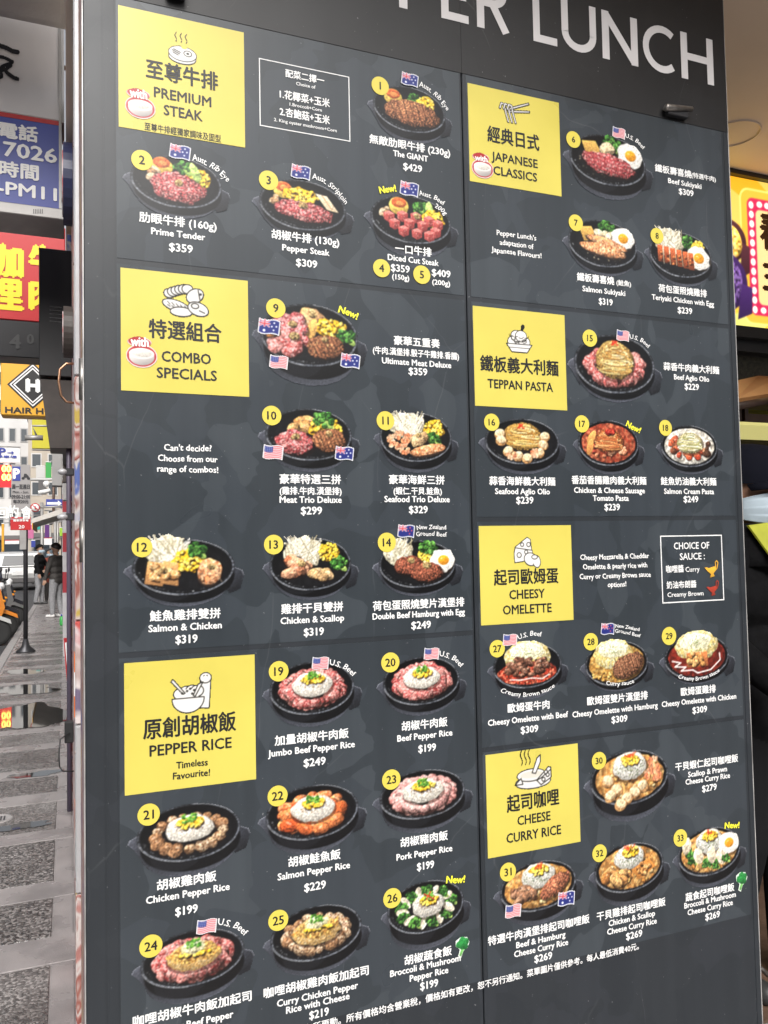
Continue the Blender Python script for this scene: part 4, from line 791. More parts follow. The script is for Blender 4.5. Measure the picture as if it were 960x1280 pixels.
# --- the big cut-out name along the top
ST = .152
def letter_shape(ch):
    """strokes in cap-height units: list of (polyline, closed)"""
    arc = lambda cx, cy, rx, ry, a0, a1, n=14: [(cx+rx*math.cos(R(a)), cy+ry*math.sin(R(a))) for a in np.linspace(a0, a1, n)]
    h = ST/2
    return {'P': ([[(h, 0), (h, 1)], [(h, 1-h)]+arc(.33, .72, .22, .28-h, 90, -90)+[(h, .44+h)]], .62),
            'E': ([[(h, 0), (h, 1)], [(h, 1-h), (.56, 1-h)], [(h, .5), (.52, .5)], [(h, h), (.56, h)]], .58),
            'R': ([[(h, 0), (h, 1)], [(h, 1-h)]+arc(.33, .72, .22, .28-h, 90, -90)+[(h, .44+h)], [(.33, .5), (.6, .0)]], .66),
            'L': ([[(h, 0), (h, 1)], [(h, h), (.54, h)]], .56),
            'U': ([[(h, 1), (h, .36)]+arc(.4, .37, .4-h, .37-h, 180, 360)+[(.8-h, .36), (.8-h, 1)]], .8),
            'N': ([[(h, 0), (h, 1)], [(h, .95), (.78-h, .05)], [(.78-h, 0), (.78-h, 1)]], .78),
            'C': ([arc(.5, .5, .5-h, .5-h, 50, 310, 22)], .84),
            'H': ([[(h, 0), (h, 1)], [(.76-h, 0), (.76-h, 1)], [(h, .5), (.76-h, .5)]], .76)}[ch]
def stroke(mb, pts, w, mp, y):
    V = []
    for i, p_ in enumerate(pts):
        a = Vector(pts[max(i-1, 0)]); b = Vector(pts[min(i+1, len(pts)-1)]); t = (b-a).normalized(); n = Vector((-t.y, t.x))*w/2
        V += [mp(p_[0]+n.x, p_[1]+n.y, y), mp(p_[0]-n.x, p_[1]-n.y, y)]
    mb.add(V, [(2*i+1, 2*i+3, 2*i+2, 2*i) for i in range(len(pts)-1)])
capz = bx(855, 41).z-bx(855, 98.5).z; basez = bx(853, 98).z
for ch, px_left, px_right, pyy in (('P', 205, 247, 5), ('E', 278, 312, 5), ('P', 342, 385, 5), ('P', 498.5, 540, 5), ('E', 551, 586, 10), ('R', 595.5, 635, 15), ('L', 665.5, 696, 20), ('U', 701.5, 744.5, 40), ('N', 752, 796, 45), ('C', 803, 843, 60), ('H', 850.5, 890.5, 70)):
    if px_right < 400: continue
    x0 = bx(px_left, pyy).x; x1 = bx(px_right, pyy).x; S, wd = letter_shape(ch); sx = (x1-x0)/wd
    mb = MB()
    for i, pts in enumerate(S): stroke(mb, pts, ST, lambda u, v, y: (x0+u*sx, y, basez+v*capz), BY-.0022-.00012*i)
    mb.build('letter', ['title_white'], board, fix=False)
# the letters farther along the name stand above the picture; same spacing
PW = bx(540, 5).x-bx(498.5, 5).x
for ch, xo in (('P', -1.42), ('E', -2.5), ('P', -3.9)):
    x0 = bx(498.5, 5).x+xo*PW; S, wd = letter_shape(ch); sx = capz
    mb = MB()
    for i, pts in enumerate(S): stroke(mb, pts, ST, lambda u, v, y: (x0+u*sx, y, basez+v*capz), BY-.0022-.00012*i)
    mb.build('letter', ['title_white'], board, fix=False)
# small steel barrel latch near the title and its two screws; dark stop at the top left
c0, c1 = bx(826, 138), bx(859, 143)
lt = MB().tube([(c0.x, BY-.018, c0.z), (c0.x+.004, BY-.018, c0.z-.0005), (c1.x, BY-.018, c1.z+.006)], [.0095, .0105, .0075], 14).build('latch', 'steel', board)
MB().box((c0.x+.012, BY-.018, c0.z-.016), (c1.x-.012, BY-.0015, c0.z+.004), bev=.002).build('latch_plate', 'dark_metal', lt)
a, b = bx(206, 0), bx(231, 5)
MB().box((a.x, BY-.03, b.z+.002), (b.x, BY-.0015, b.z+.05), bev=.004).build('door_stop', 'dark_metal', board)
# ------------------------------------------------------------------ ground, road, pavement
def agg_mat(name, dark, light, scale, rough=.45):
    mm = bpy.data.materials.new(name); mm.use_nodes = True; nt = mm.node_tree; b = nt.nodes['Principled BSDF']; N = nt.nodes.new; L = nt.links.new
    tc = N('ShaderNodeTexCoord'); v = N('ShaderNodeTexVoronoi'); v.inputs['Scale'].default_value = scale; L(tc.outputs['Object'], v.inputs['Vector'])
    sp = N('ShaderNodeSeparateColor'); L(v.outputs['Color'], sp.inputs[0])
    r = N('ShaderNodeValToRGB'); e = r.color_ramp.elements; e[0].position = 0; e[0].color = (*dark, 1); e[1].position = 1; e[1].color = (*light, 1)
    x = e.new(.55); x.color = (*[(a*2+c)/3 for a, c in zip(dark, light)], 1); L(sp.outputs[0], r.inputs['Fac'])
    n = N('ShaderNodeTexNoise'); n.inputs['Scale'].default_value = 3; n.inputs['Detail'].default_value = 4; L(tc.outputs['Object'], n.inputs['Vector'])
    rr = N('ShaderNodeValToRGB'); rr.color_ramp.elements[0].position = .35; rr.color_ramp.elements[0].color = (.6, .58, .57, 1); rr.color_ramp.elements[1].position = .7; rr.color_ramp.elements[1].color = (1.1, 1.1, 1.1, 1); L(n.outputs['Fac'], rr.inputs['Fac'])
    m_ = N('ShaderNodeMixRGB'); m_.blend_type = 'MULTIPLY'; m_.inputs[0].default_value = 1; L(r.outputs[0], m_.inputs[1]); L(rr.outputs[0], m_.inputs[2]); L(m_.outputs[0], b.inputs['Base Color'])
    bp = N('ShaderNodeBump'); bp.inputs['Strength'].default_value = .7; bp.inputs['Distance'].default_value = .004; bp.invert = True; L(v.outputs['Distance'], bp.inputs['Height']); L(bp.outputs['Normal'], b.inputs['Normal'])
    mr = N('ShaderNodeMapRange'); mr.inputs[1].default_value = .4; mr.inputs[2].default_value = .62; mr.inputs[3].default_value = .06; mr.inputs[4].default_value = rough; L(n.outputs['Fac'], mr.inputs[0]); L(mr.outputs[0], b.inputs['Roughness'])
    MATS[name] = mm
agg_mat('aggregate_dark', (.014, .013, .013), (.34, .32, .31), 95); agg_mat('aggregate_pale', (.07, .066, .064), (.36, .34, .33), 110)
mat('granite', (.24, .222, .22), .3, noise=.3, nscale=5, rvar=.18, bump=.15, bscale=220); mat('asphalt', (.055, .055, .058), .6, noise=.3, nscale=14, bump=.4, bscale=160, rvar=.15)
mat('kerb_stone', (.30, .285, .28), .5, noise=.2, nscale=12); mat('water', (.02, .02, .02), .03, spec=.9); mat('earth', (.12, .11, .10), .8, noise=.3, nscale=3)
def struct(name, mb, mt): return tag(mb.build(name, mt), kind='structure')
struct('ground', MB().box((-400, -300, -.5), (400, 600, -.26)), 'earth')
struct('road', MB().box((-9, -3, -.26), (-.92, 300, -.12)).box((-40, -13, -.26), (40, -3.001, -.12)), 'asphalt')
pv = struct('pavement', MB().box((-.79, -3, -.26), (9, 200, -.006)), 'granite')
kb = struct('kerb', MB().box((-.919, -3, -.26), (-.791, 200, 0), bev=.012), 'kerb_stone')
# rows of exposed-aggregate panels between smooth granite bands
y = 1.95; i = 0
while y < 16.5:
    d = .50+.12*math.sin(i*2.3); bnd = .20+.03*math.sin(i*1.7)
    for x0, x1 in ((-.76, -.06), (.10, .6)):
        if x0 > 0 and y > 3.0: continue
        MB().box((x0, y, -.02), (x1, y+d, .0), bev=.003).build('paving_panel', 'aggregate_dark' if i % 3 != 1 else 'aggregate_pale', pv)
    MB().box((-.77, y+d+.004, -.02), (.03, y+d+bnd-.004, .0015), bev=.002).build('paving_band', 'granite', pv)
    y += d+bnd; i += 1
MB().box((-.052, 1.95, -.02), (.02, 16, -.001)).build('paving_border', 'granite', pv)
def puddle(cx, cy, rx, ry, seed):
    r_ = random.Random(seed); ph = [r_.uniform(0, 6) for _ in range(4)]; n = 60; V = []
    for a in np.linspace(0, 2*math.pi, n, endpoint=False):
        k = 1+.22*math.sin(2*a+ph[0])+.14*math.sin(3*a+ph[1])+.1*math.sin(5*a+ph[2])+.05*math.sin(9*a+ph[3]); V.append((cx+rx*k*math.cos(a), cy+ry*k*math.sin(a), .0045))
    o = MB().add(V, [tuple(range(n))]).build('puddle', 'water', fix=False); return tag(o, kind='structure')
puddle(-.40, 8.15, .36, .72, 3); puddle(-.44, 9.75, .36, .3, 5); puddle(-.3, 4.9, .2, .06, 21); puddle(-.2, 6.0, .14, .08, 8); puddle(-.5, 11.2, .2, .25, 9)
dr = thing('drain_cover', (-.37, 5.1, .002), 'round cast drain cover set in the pavement', 'drain cover')
MB().lathe((-.37, 5.1, .0), [(.085, -.01), (.085, .003), (.07, .004), (.068, .002)], 24).build('ring', 'kerb_stone', dr)
for k in range(5): MB().box((-.405+k*.017, 5.065, .0), (-.397+k*.017, 5.135, .0045)).build('bar', 'dark_metal', dr)

# ------------------------------------------------------------------ the shop's side along the pavement
def smear_mat(name, cols, sc=(1, 3, .9), rough=.28, scale=2.6):
    """printed vinyl, worn: long patches of colour"""
    mm = bpy.data.materials.new(name); mm.use_nodes = True; nt = mm.node_tree; b = nt.nodes['Principled BSDF']; N = nt.nodes.new; L = nt.links.new
    tc = N('ShaderNodeTexCoord'); mp = N('ShaderNodeMapping'); mp.inputs['Scale'].default_value = sc; L(tc.outputs['Object'], mp.inputs['Vector'])
    n = N('ShaderNodeTexNoise'); n.inputs['Scale'].default_value = scale; n.inputs['Detail'].default_value = 3; n.inputs['Distortion'].default_value = 1.2; L(mp.outputs[0], n.inputs['Vector'])
    r = N('ShaderNodeValToRGB'); r.color_ramp.interpolation = 'EASE'; e = r.color_ramp.elements
    for k, c in enumerate(cols):
        pos = .36+.28*k/(len(cols)-1)
        if k < 2: e[k].position = pos; e[k].color = (*c, 1)
        else: x = e.new(pos); x.color = (*c, 1)
    L(n.outputs['Fac'], r.inputs['Fac']); L(r.outputs[0], b.inputs['Base Color']); b.inputs['Roughness'].default_value = rough; b.inputs['Specular IOR Level'].default_value = .15
    MATS[name] = mm
smear_mat('poster_print', [(.45, .33, .08), (.5, .42, .40), (.28, .10, .08), (.52, .48, .46), (.40, .2, .18), (.22, .06, .05), (.5, .47, .45), (.10, .14, .34)], (1, 4, 1.1), .6, 3.6)
smear_mat('poster_far', [(.5, .1, .09), (.6, .5, .5), (.4, .3, .28), (.62, .56, .55), (.16, .13, .2)], (1, 1, 1.4), .4, 2.4)
mat('white_metal', (.45, .45, .46), .3, metal=.2, noise=.06, nscale=20); mat('render_grey', (.30, .29, .285), .7, noise=.12, nscale=4, bump=.1); mat('brown_dark', (.05, .04, .035), .5, noise=.3, nscale=8)
mat('copper_wire', (.42, .24, .15), .3, metal=1); mat('orange_ink', (.75, .17, .03), .4); mat('black_rubber', (.015, .015, .016), .5); mat('rust', (.22, .15, .12), .5, metal=.5, noise=.4, nscale=30)
sw = thing('shop_side_wall', (.2, 1.85, 0), 'side wall of the shop covered in worn pink and white posters', 'wall')
MB().box((.036, 1.847, .0), (.9, 2.5, 3.42)).build('wall_panel', 'poster_print', sw)
for za, zb, mt_ in ((0, .52, 'poster_print'), (.523, 1.0, 'white_metal'), (1.003, 1.3, 'poster_far'), (1.303, 2.02, 'poster_print'), (2.023, 3.42, 'white_metal')): MB().box((.022, 2.503, za), (.9, 2.66, zb), bev=.004).build('trim_panel', mt_, sw)
for k in range(9): MB().lathe((.0215, 2.52, .2+.36*k), [(.004, -.0015), (.004, .001)], 10, 'x').build('screw', 'rust', sw)
MB().box((.03, 2.663, .0), (.9, 5.1, 3.42)).build('wall_panel', 'poster_far', sw)
for z0, z1, mt_ in ((1.02, 1.08, 'orange_ink'), (1.081, 1.15, 'ink_white'), (1.151, 1.20, 'orange_ink')): MB().box((.0195, 2.53, z0), (.0215, 2.63, z1)).build('sticker', mt_, sw)
for z in (.28, .40): MB().box((.0275, 3.2, z), (.0295, 3.5, z+.11)).build('sticker', 'orange_ink' if z > .3 else 'ink_white', sw)
for py_ in (475, 677):
    zz = at(104, py_, 1.86).z
    h_ = MB().tube([(.033, 1.853, zz-.045), (.033, 1.853, zz+.045)], .008, 10).build('hinge', 'steel', sw)
    MB().box((.0345, 1.858, zz-.045), (.0358, 1.90, zz+.045)).build('hinge_leaf', 'rust', h_)
zh_ = at(88, 478, 3.1).z
MB().tube([(.03, 3.1, zh_+.07), (.0, 3.1, zh_+.068), (-.022, 3.1, zh_+.045), (-.026, 3.1, zh_), (-.018, 3.1, zh_-.05), (.0, 3.1, zh_-.072), (.03, 3.1, zh_-.075)], .0045, 8).build('pull_handle', 'copper_wire', sw)
for py_, rr in ((590, .02), (646, .024)):
    zz = at(90, py_, 3.6).z; br = MB().box((-.005, 3.59, zz-.015), (.03, 3.62, zz+.015), bev=.003).build('bracket', 'dark_metal', sw); MB().ell((-.015, 3.6, zz), (rr, .02, .014), 10, 6).build('bracket_cap', 'white_metal', br)
# die-cut dish signs, seen edge on, and a power lead hanging low
for nm, py0, py1, mt_, lab in (('cutout_sign', 182, 280, 'navy', 'round navy cut-out dish sign fixed high on the side wall'), ('cutout_sign', 384, 447, 'brown_dark', 'round dark brown cut-out dish sign under the white one')):
    mat('navy', (.02, .025, .07), .35)
    za, zb = at(85, py0, 4.0).z, at(85, py1, 4.0).z; rr = (za-zb)/2; zc = (za+zb)/2
    V = [(4.0+rr*.9*math.cos(a), zc+rr*math.sin(a)) for a in np.linspace(0, 6.283, 28, endpoint=False)]
    t_ = thing(nm, (.03, 4.0, zc-rr), lab, 'sign'); MB().prism(V, -.012, .029, axis='x').build('disc', mt_, t_)
    MB().prism([(4.0+(a-4.0)*.8, zc+(b-zc)*.8) for a, b in V], -.016, -.0125, axis='x').build('plate_print', 'poster_far', t_)
zz = at(84, 915, 4.2).z
pw = thing('power_lead', (.03, 4.2, 0), 'black power lead hanging in a loop from a socket low on the wall', 'cable')
MB().box((-.012, 4.18, zz-.05), (.029, 4.23, zz+.05), bev=.004).build('socket', 'black_rubber', pw)
MB().tube([(.01, 4.17, zz+.0), (-.03, 4.15, zz-.02), (-.036, 4.13, zz-.08), (-.034, 4.12, zz-.14), (-.02, 4.12, zz-.165), (.03, 4.12, zz-.17)], .0035, 6).build('lead', 'black_rubber', pw)
za, zb = at(94, 893, 2.7).z, at(94, 945, 2.7).z; MB().box((.0275, 2.68, zb), (.0295, 2.76, za)).build('sticker', 'badge_yellow', sw)
MB().box((.006, 5.103, 0), (.5, 5.16, 3.42)).build('end_trim', 'poster_print', sw)
MB().tube([(.012, 5.08, 0), (.012, 5.08, 3.3)], .014, 10).build('drain_pipe', mat('pipe_purple', (.09, .075, .11), .4), sw)

# ------------------------------------------------------------------ signs over the pavement
mat('sign_white', (.62, .60, .60), .4, noise=.06, nscale=3); mat('sign_blue', (.035, .055, .30), .4); mat('sign_red', (.45, .016, .02), .4); mat('sign_black', (.012, .012, .014), .4); mat('sign_orange', (.72, .37, .03), .4)
mat('sign_yellow_green', (.50, .45, .02), .5); mat('grey_metal', (.33, .32, .31), .45, metal=.4, noise=.1, nscale=10); mat('ink_yellow_bright', (.85, .62, .02), .4); mat('purple', (.12, .03, .2), .4); mat('sign_grey', (.30, .285, .28), .5); mat('ink_dark', (.02, .02, .025), .5)
def text_on(name, items, Y, mt, parent, wt=.03):
    for t, px, py, w, hpx in items:
        mb = MB()
        c = at(px, py, Y); hm = abs(at(px, py-hpx/2, Y).z-at(px, py+hpx/2, Y).z); wm = at(px+w/2, py, Y).x-at(px-w/2, py, Y).x if w else None
        v, f = text_fit(t, wm, hm); bold_add(mb, [(c.x+a, Y-.004, c.z+b) for a, b in v], f, 0, wt*hm)
        o = mb.build(name, mt, parent, fix=False)
    return o
def panel(name, r_, Y, mt, parent, y0=0, y1=.02):
    a, b = at(r_[0], r_[1], Y), at(r_[2], r_[3], Y); return MB().box((a.x, Y+y0, b.z), (b.x, Y+y1, a.z), bev=.004).build(name, mt, parent)
# clinic-style light box: grey-white above, blue below
s = thing('projecting_sign', at(40, 262, 4.2), 'white and blue projecting sign with phone number over the pavement', 'sign')
a, b = at(-70, 20, 4.2), at(77, 262, 4.2); zr = at(40, 146, 4.2).z; zbl = at(40, 151.5, 4.2).z; zbot = at(40, 257, 4.2).z
MB().box((a.x, 4.2, zr), (b.x, 4.45, a.z+.1), bev=.006).build('upper_face', 'sign_white', s); MB().box((a.x, 4.199, zbl), (b.x, 4.45, zr-.001)).build('red_band', 'sign_red', s)
MB().box((a.x, 4.2, zbot), (b.x, 4.45, zbl-.001)).build('lower_face', 'sign_blue', s); MB().box((a.x-.01, 4.19, zbot-.055), (b.x+.012, 4.46, zbot-.001), bev=.004).build('base_rail', 'grey_metal', s)
MB().box((b.x+.001, 4.21, zr), (b.x+.013, 4.44, a.z+.1)).build('side_rail', 'white_metal', s)
text_on('lettering', [('電話', 23, 166, 48, 18), ('7026', 38, 191, 66, 17), ('時間', 24, 214, 48, 18), ('-PM11', 34, 239, 74, 15)], 4.2, 'ink_white', s, .045)
for k in range(6): q0, q1 = at(41.5+k*2.2, 260.5, 4.18), at(42.3+k*2.2, 266, 4.18); MB().box((q0.x, 4.187, q1.z), (q1.x, 4.1895, q0.z)).build('vent_slot', 'sign_black', s)
for zz in (zbot+.1, zr+.35): MB().tube([(b.x, 4.33, zz), (.12, 4.33, zz+.02)], .012, 8).build('bracket', 'rust', s)
MB().box((b.x-.012, 4.192, zbot), (b.x, 4.1985, a.z+.1)).build('face_frame', 'grey_metal', s)
p = Paint(-1, 1, -1.3, 1.3, 60)
p.line([(-1, .95), (-.2, .85), (.25, .7), (.55, .72)], 0.300, (26, 26, 32)); p.line([(-1, .25), (-.3, .2), (.2, .05), (.05, -.1), (-.4, -.3)], 0.225, (26, 26, 32)); p.line([(.1, -.2), (-.3, -.55), (-1, -.75)], 0.210, (26, 26, 32)); p.line([(-.5, -.4), (-.1, -.75), (.3, -.95), (.55, -.98)], 0.255, (26, 26, 32)); p.line([(-.6, -.5), (-.55, -1.0), (-.9, -1.2)], 0.240, (26, 26, 32))
c = at(12, 78, 4.2); hw = (at(40, 78, 4.2).x-at(-16, 78, 4.2).x)/2*1.0
p.mesh('brush_stroke', lambda X, Y: np.stack([c.x+hw*.65*X, np.full(len(X), 4.196), c.z+hw*.8*Y], 1), 'picture_ink', s)
s = thing('awning_box', at(40, 20, 3.7), 'grey metal awning box above the white and blue sign', 'awning')
zb = at(44, 31, 3.95).z; MB().box((-1.2, 3.3, zb), (.02, 3.95, zb+.5), bev=.01).build('casing', 'grey_metal', s); MB().box((-1.15, 3.36, zb-.012), (-.02, 3.88, zb-.001)).build('base_panel', 'render_grey', s)
# red curry sign
s = thing('projecting_sign', at(30, 447, 6.0), 'red projecting sign with fat yellow characters and black foot', 'sign')
a, b = at(-60, 268, 6.0), at(82, 405, 6.0); zlow = at(30, 447, 6).z
MB().box((a.x, 6.0, b.z), (b.x, 6.22, a.z), bev=.006).build('red_face', 'sign_red', s); MB().box((a.x, 6.0, zlow), (b.x, 6.22, b.z-.001), bev=.006).build('black_face', 'sign_black', s)
text_on('lettering', [('加', 12, 327, 31, 38), ('里', 13, 369, 30, 37), ('牛', 53, 327, 30, 36), ('肉', 53, 369, 30, 37)], 6.0, 'ink_yellow_bright', s, .06); text_on('lettering', [('4', 19, 427, 13, 17), ('0', 38, 424, 8, 12)], 6.0, 'ink_grey', s, .05)
mb = MB(); c = at(22, 272, 6)
for px_ in (38, 60, 8): q = at(px_, 268, 6); mb.add([(q.x+.035*math.cos(t), 5.996, min(q.z+.02, a.z-.004)-.03*abs(math.sin(t/2))*(1.6)) for t in np.linspace(0, 2*math.pi, 16, endpoint=False)], [tuple(range(16))])
mb.build('white_mark', 'ink_white', s, fix=False)
# tall black sign with slots, cloth skirt below
s = thing('tall_black_sign', at(70, 560, 5.0), 'tall black sign box with white slots and a hanging dark skirt', 'sign')
a, b = at(48.5, 309, 5.0), at(82, 471, 5.0); MB().box((a.x, 5.0, b.z), (.03, 5.35, a.z), bev=.004).build('casing', 'sign_black', s)
for k in range(5):
    q0, q1 = at(62, 383+k*4.6, 5), at(77, 384.3+k*4.6, 5); MB().box((q0.x, 4.996, q1.z), (q1.x, 4.9995, q0.z)).build('slot', 'ink_white', s)
q0, q1, q2, q3 = at(50, 472.5, 5), at(82, 472.5, 5), at(82, 559, 5), at(62, 559, 5)
MB().prism([(q0.x, q0.z-.002), (.03, q0.z-.002), (.03, q3.z), (q3.x, q3.z)], 5.02, 5.33).build('skirt', 'brown_dark', s)
# orange hair sign
s = thing('projecting_sign', at(28, 522, 8.0), 'orange hair salon sign with black diamond emblem', 'sign')
a, b = at(1, 450, 8.0), at(58, 521, 8.0); MB().box((a.x, 8.0, b.z), (b.x+.15, 8.2, a.z), bev=.01).build('face', 'sign_orange', s); MB().box((a.x-.015, 7.99, a.z+.001), (b.x+.16, 8.21, a.z+.05)).build('top_rail', 'grey_metal', s)
c = at(41, 482, 8); mb = MB()
for rr, mi, dy in ((.215, 0, 0), (.195, 1, 1), (.18, 0, 2), (.165, 1, 3), (.15, 0, 4)): mb.add([(c.x+rr*x_*1.0, 7.9955-.0004*dy, c.z+rr*z_) for x_, z_ in ((0, -1), (1, 0), (0, 1), (-1, 0))], [(0, 1, 2, 3)], mi)
mb.build('diamond_emblem', ['ink_black', 'ink_white'], s, fix=False)
o = text_on('emblem_letter', [('H', 41, 482, 15, 15)], 7.988, 'ink_white', s, .1); text_on('lettering', [('HAIR HO', 37, 513.5, 60, 7)], 8.0, 'ink_black', s, .06)
# yellow-green hanging panel, grey box beams, security camera
s = thing('banner_sign', at(52, 562, 14), 'plain yellow-green banner sign beyond the hair sign', 'sign'); panel('face', (40, 524, 70, 561), 14, 'sign_yellow_green', s, 0, .1); panel('base_rail', (39.5, 561.3, 70, 563), 14, 'grey_metal', s, 0, .1)
s = thing('security_camera', at(43, 548, 10), 'grey security camera on an arm below the hair sign', 'camera')
c = at(43, 547.5, 10); MB().tube([(c.x-.1, 10, c.z), (c.x+.09, 10, c.z+.005)], .03, 12).build('body', 'grey_metal', s); MB().tube([(c.x+.02, 10, c.z+.03), (c.x-.02, 10, c.z+.14), (c.x+.3, 10, c.z+.15)], .012, 8).build('arm', 'grey_metal', s)
s = thing('shutter_box', at(72, 625, 11), 'grey boxed fascia hanging under the tall black sign', 'fascia')
panel('face', (65, 559, 77.6, 607), 11, 'render_grey', s, 0, .3); panel('face', (78.3, 559, 88, 603), 10.9, 'brown_dark', s, 0, .3); panel('face', (78.3, 604, 88, 625), 10.9, 'render_grey', s, 0, .3)
# pillar wrapped in red and white
s = thing('wrapped_pillar', at(81, 800, 12.6), 'slim pillar wrapped in white with red bands by the shop fronts', 'pillar')
x0 = at(78.2, 700, 12.6).x; x1 = x0+.5; z = 0.0
edges_ = [815, 741, 715, 690, 666, 640, 618]
for k in range(len(edges_)-1):
    za, zb = (0 if k == 0 else at(80, edges_[k], 12.6).z), at(80, edges_[k+1], 12.6).z; MB().box((x0, 12.6, za), (x1, 12.95, zb-.001)).build('wrap', (mat('wrap_white', (.36, .35, .36), .6, noise=.15, nscale=6), mat('wrap_red', (.26, .015, .025), .6))[k % 2], s)
rb = thing('red_crate_sign', at(84, 845, 9.0), 'red and white sandwich board leaning on the shop front', 'sign board')
q0, q1, q2, q3 = at(79.5, 785, 9), at(86, 785, 9), at(87.5, 850, 9), at(85.5, 850, 9)
MB().prism([(q0.x, .62), (.12, .62), (.12, .0), (q0.x+.045, .0), (q0.x+.02, .3)], 8.9, 9.0).build('board', 'sign_red', rb); MB().prism([(q0.x+.012, .58), (.1, .58), (.1, .34), (q0.x+.03, .34)], 8.895, 8.899).build('panel', 'ink_white', rb)
# fruit-coloured bottle by the pillar
s = thing('drink_bottle', (at(77, 780, 18).x, 18, 0), 'small green and blue bottle standing on the pavement', 'bottle'); MB().lathe((at(77, 780, 18).x, 18, 0), [(.035, 0), (.04, .02), (.04, .14), (.015, .19)], 12).build('body', mat('bottle_green', (.05, .35, .08), .3), s); MB().lathe((at(77, 780, 18).x, 18, .19), [(.018, 0), (.018, .04)], 10).build('cap', 'sign_blue', s)

# ------------------------------------------------------------------ parking sign on its pole, other street signs
PX, PYY = -.587, 13.466
s = thing('parking_sign_post', (PX, PYY, 0), 'dark post with grey parking sign plate and red plate', 'sign post')
MB().lathe((PX, PYY, 0), [(.14, 0), (.14, .02), (.06, .09), (.035, .2)], 12).build('foot', 'dark_metal', s)
MB().tube([(PX, PYY, .1), (PX, PYY, 2.86)], .033, 12).build('pole', 'dark_metal', s)
a, b = at(14, 580.5, 13.42), at(38, 640, 13.42); pl = MB().box((a.x, 13.415, b.z), (b.x, 13.43, a.z), bev=.004).build('sign_plate', 'sign_grey', s)
panel('blue_square', (15.5, 583, 25.5, 601), 13.41, 'sign_blue', pl, -.002, .003); text_on('lettering', [('P', 20.5, 592, 7, 12)], 13.41, 'ink_white', pl, .08)
text_on('lettering', [('週一至週日', 26, 608.5, 22, 5.5), ('Mon. - Sun.', 26, 615, 20, 3), ('09:00-21:00', 26, 621, 23, 4.5), ('每次20元', 26, 627, 19, 4.5)], 13.412, 'ink_dark', pl, .03)
mb = MB(); c = at(32, 597, 13.41)
for dx in (-.035, .04): mb.add([(c.x+dx+.022*math.cos(t), 13.411, c.z-.012+.022*math.sin(t)) for t in np.linspace(0, 6.283, 12, endpoint=False)], [tuple(range(12))])
mb.add([(c.x-.03, 13.4105, c.z), (c.x+.04, 13.4105, c.z-.005), (c.x+.045, 13.4105, c.z+.02), (c.x+.01, 13.4105, c.z+.06), (c.x-.02, 13.4105, c.z+.06)], [(0, 1, 2, 3, 4)]); mb.build('motorbike_mark', 'ink_dark', pl, fix=False)
panel('red_plate', (13, 646.5, 38.5, 662.5), 13.41, 'sign_red', s, 0, .015)
rp = s.children[-1]; text_on('lettering', [('機車停車場', 26, 650.5, 19, 3), ('20', 27, 658.5, 7, 4)], 13.408, 'ink_white', rp, .03)
panel('meter_box', (24.5, 662.8, 33, 687), 13.41, 'grey_metal', s, 0, .04)
s = thing('letter_sign', at(20, 650, 12.4), 'white cut-out characters on a thin rail by the parking post', 'sign')
text_on('letters', [('回', 3, 641, 12, 14), ('約', 16.5, 640, 13, 15), ('會', 33, 641, 13, 15)], 12.4, 'ink_white', s, .02); q0, q1 = at(-40, 649, 12.4), at(40, 649, 12.4); MB().tube([(q0.x, 12.41, q0.z), (q1.x, 12.41, q0.z)], .006, 6).build('rail', 'white_metal', s)
s = thing('car_park_sign', at(10, 612, 32), 'white car park sign with blue arrow above a red number display', 'sign')
panel('face', (-60, 558.5, 25, 578.5), 32, 'ink_white', s, 0, .15); panel('frame_rail', (-61, 556.8, 25.6, 558.2), 32, 'grey_metal', s, -.01, .16); panel('display', (-60, 580, 14.5, 609), 32, mat('led_red', (.5, .01, .02), .4, emit=(1, .02, .02), estr=.5), s, 0, .15)
text_on('lettering', [('P', 3, 564.5, 8, 9), ('停車場', 8, 571, 26, 3)], 31.98, 'sign_blue', s, .06); text_on('digits', [('00', 8, 586, 11, 8), ('00', 8, 596.5, 11, 8)], 31.98, mat('led_yellow', (.9, .7, .1), .4, emit=(1, .8, .15), estr=2.5), s, .05)
c = at(13, 566, 32); MB().add([(c.x-.1, 31.97, c.z-.016), (c.x+.04, 31.97, c.z-.016), (c.x+.04, 31.97, c.z-.08), (c.x+.12, 31.97, c.z), (c.x+.04, 31.97, c.z+.08), (c.x+.04, 31.97, c.z+.016), (c.x-.1, 31.97, c.z+.016)], [tuple(range(7))]).build('arrow', 'sign_blue', s, fix=False)
q0 = at(-20, 609, 32.1); MB().tube([(q0.x, 32.1, -.12), (q0.x, 32.1, q0.z+.3)], .05, 10).build('post', 'grey_metal', s)
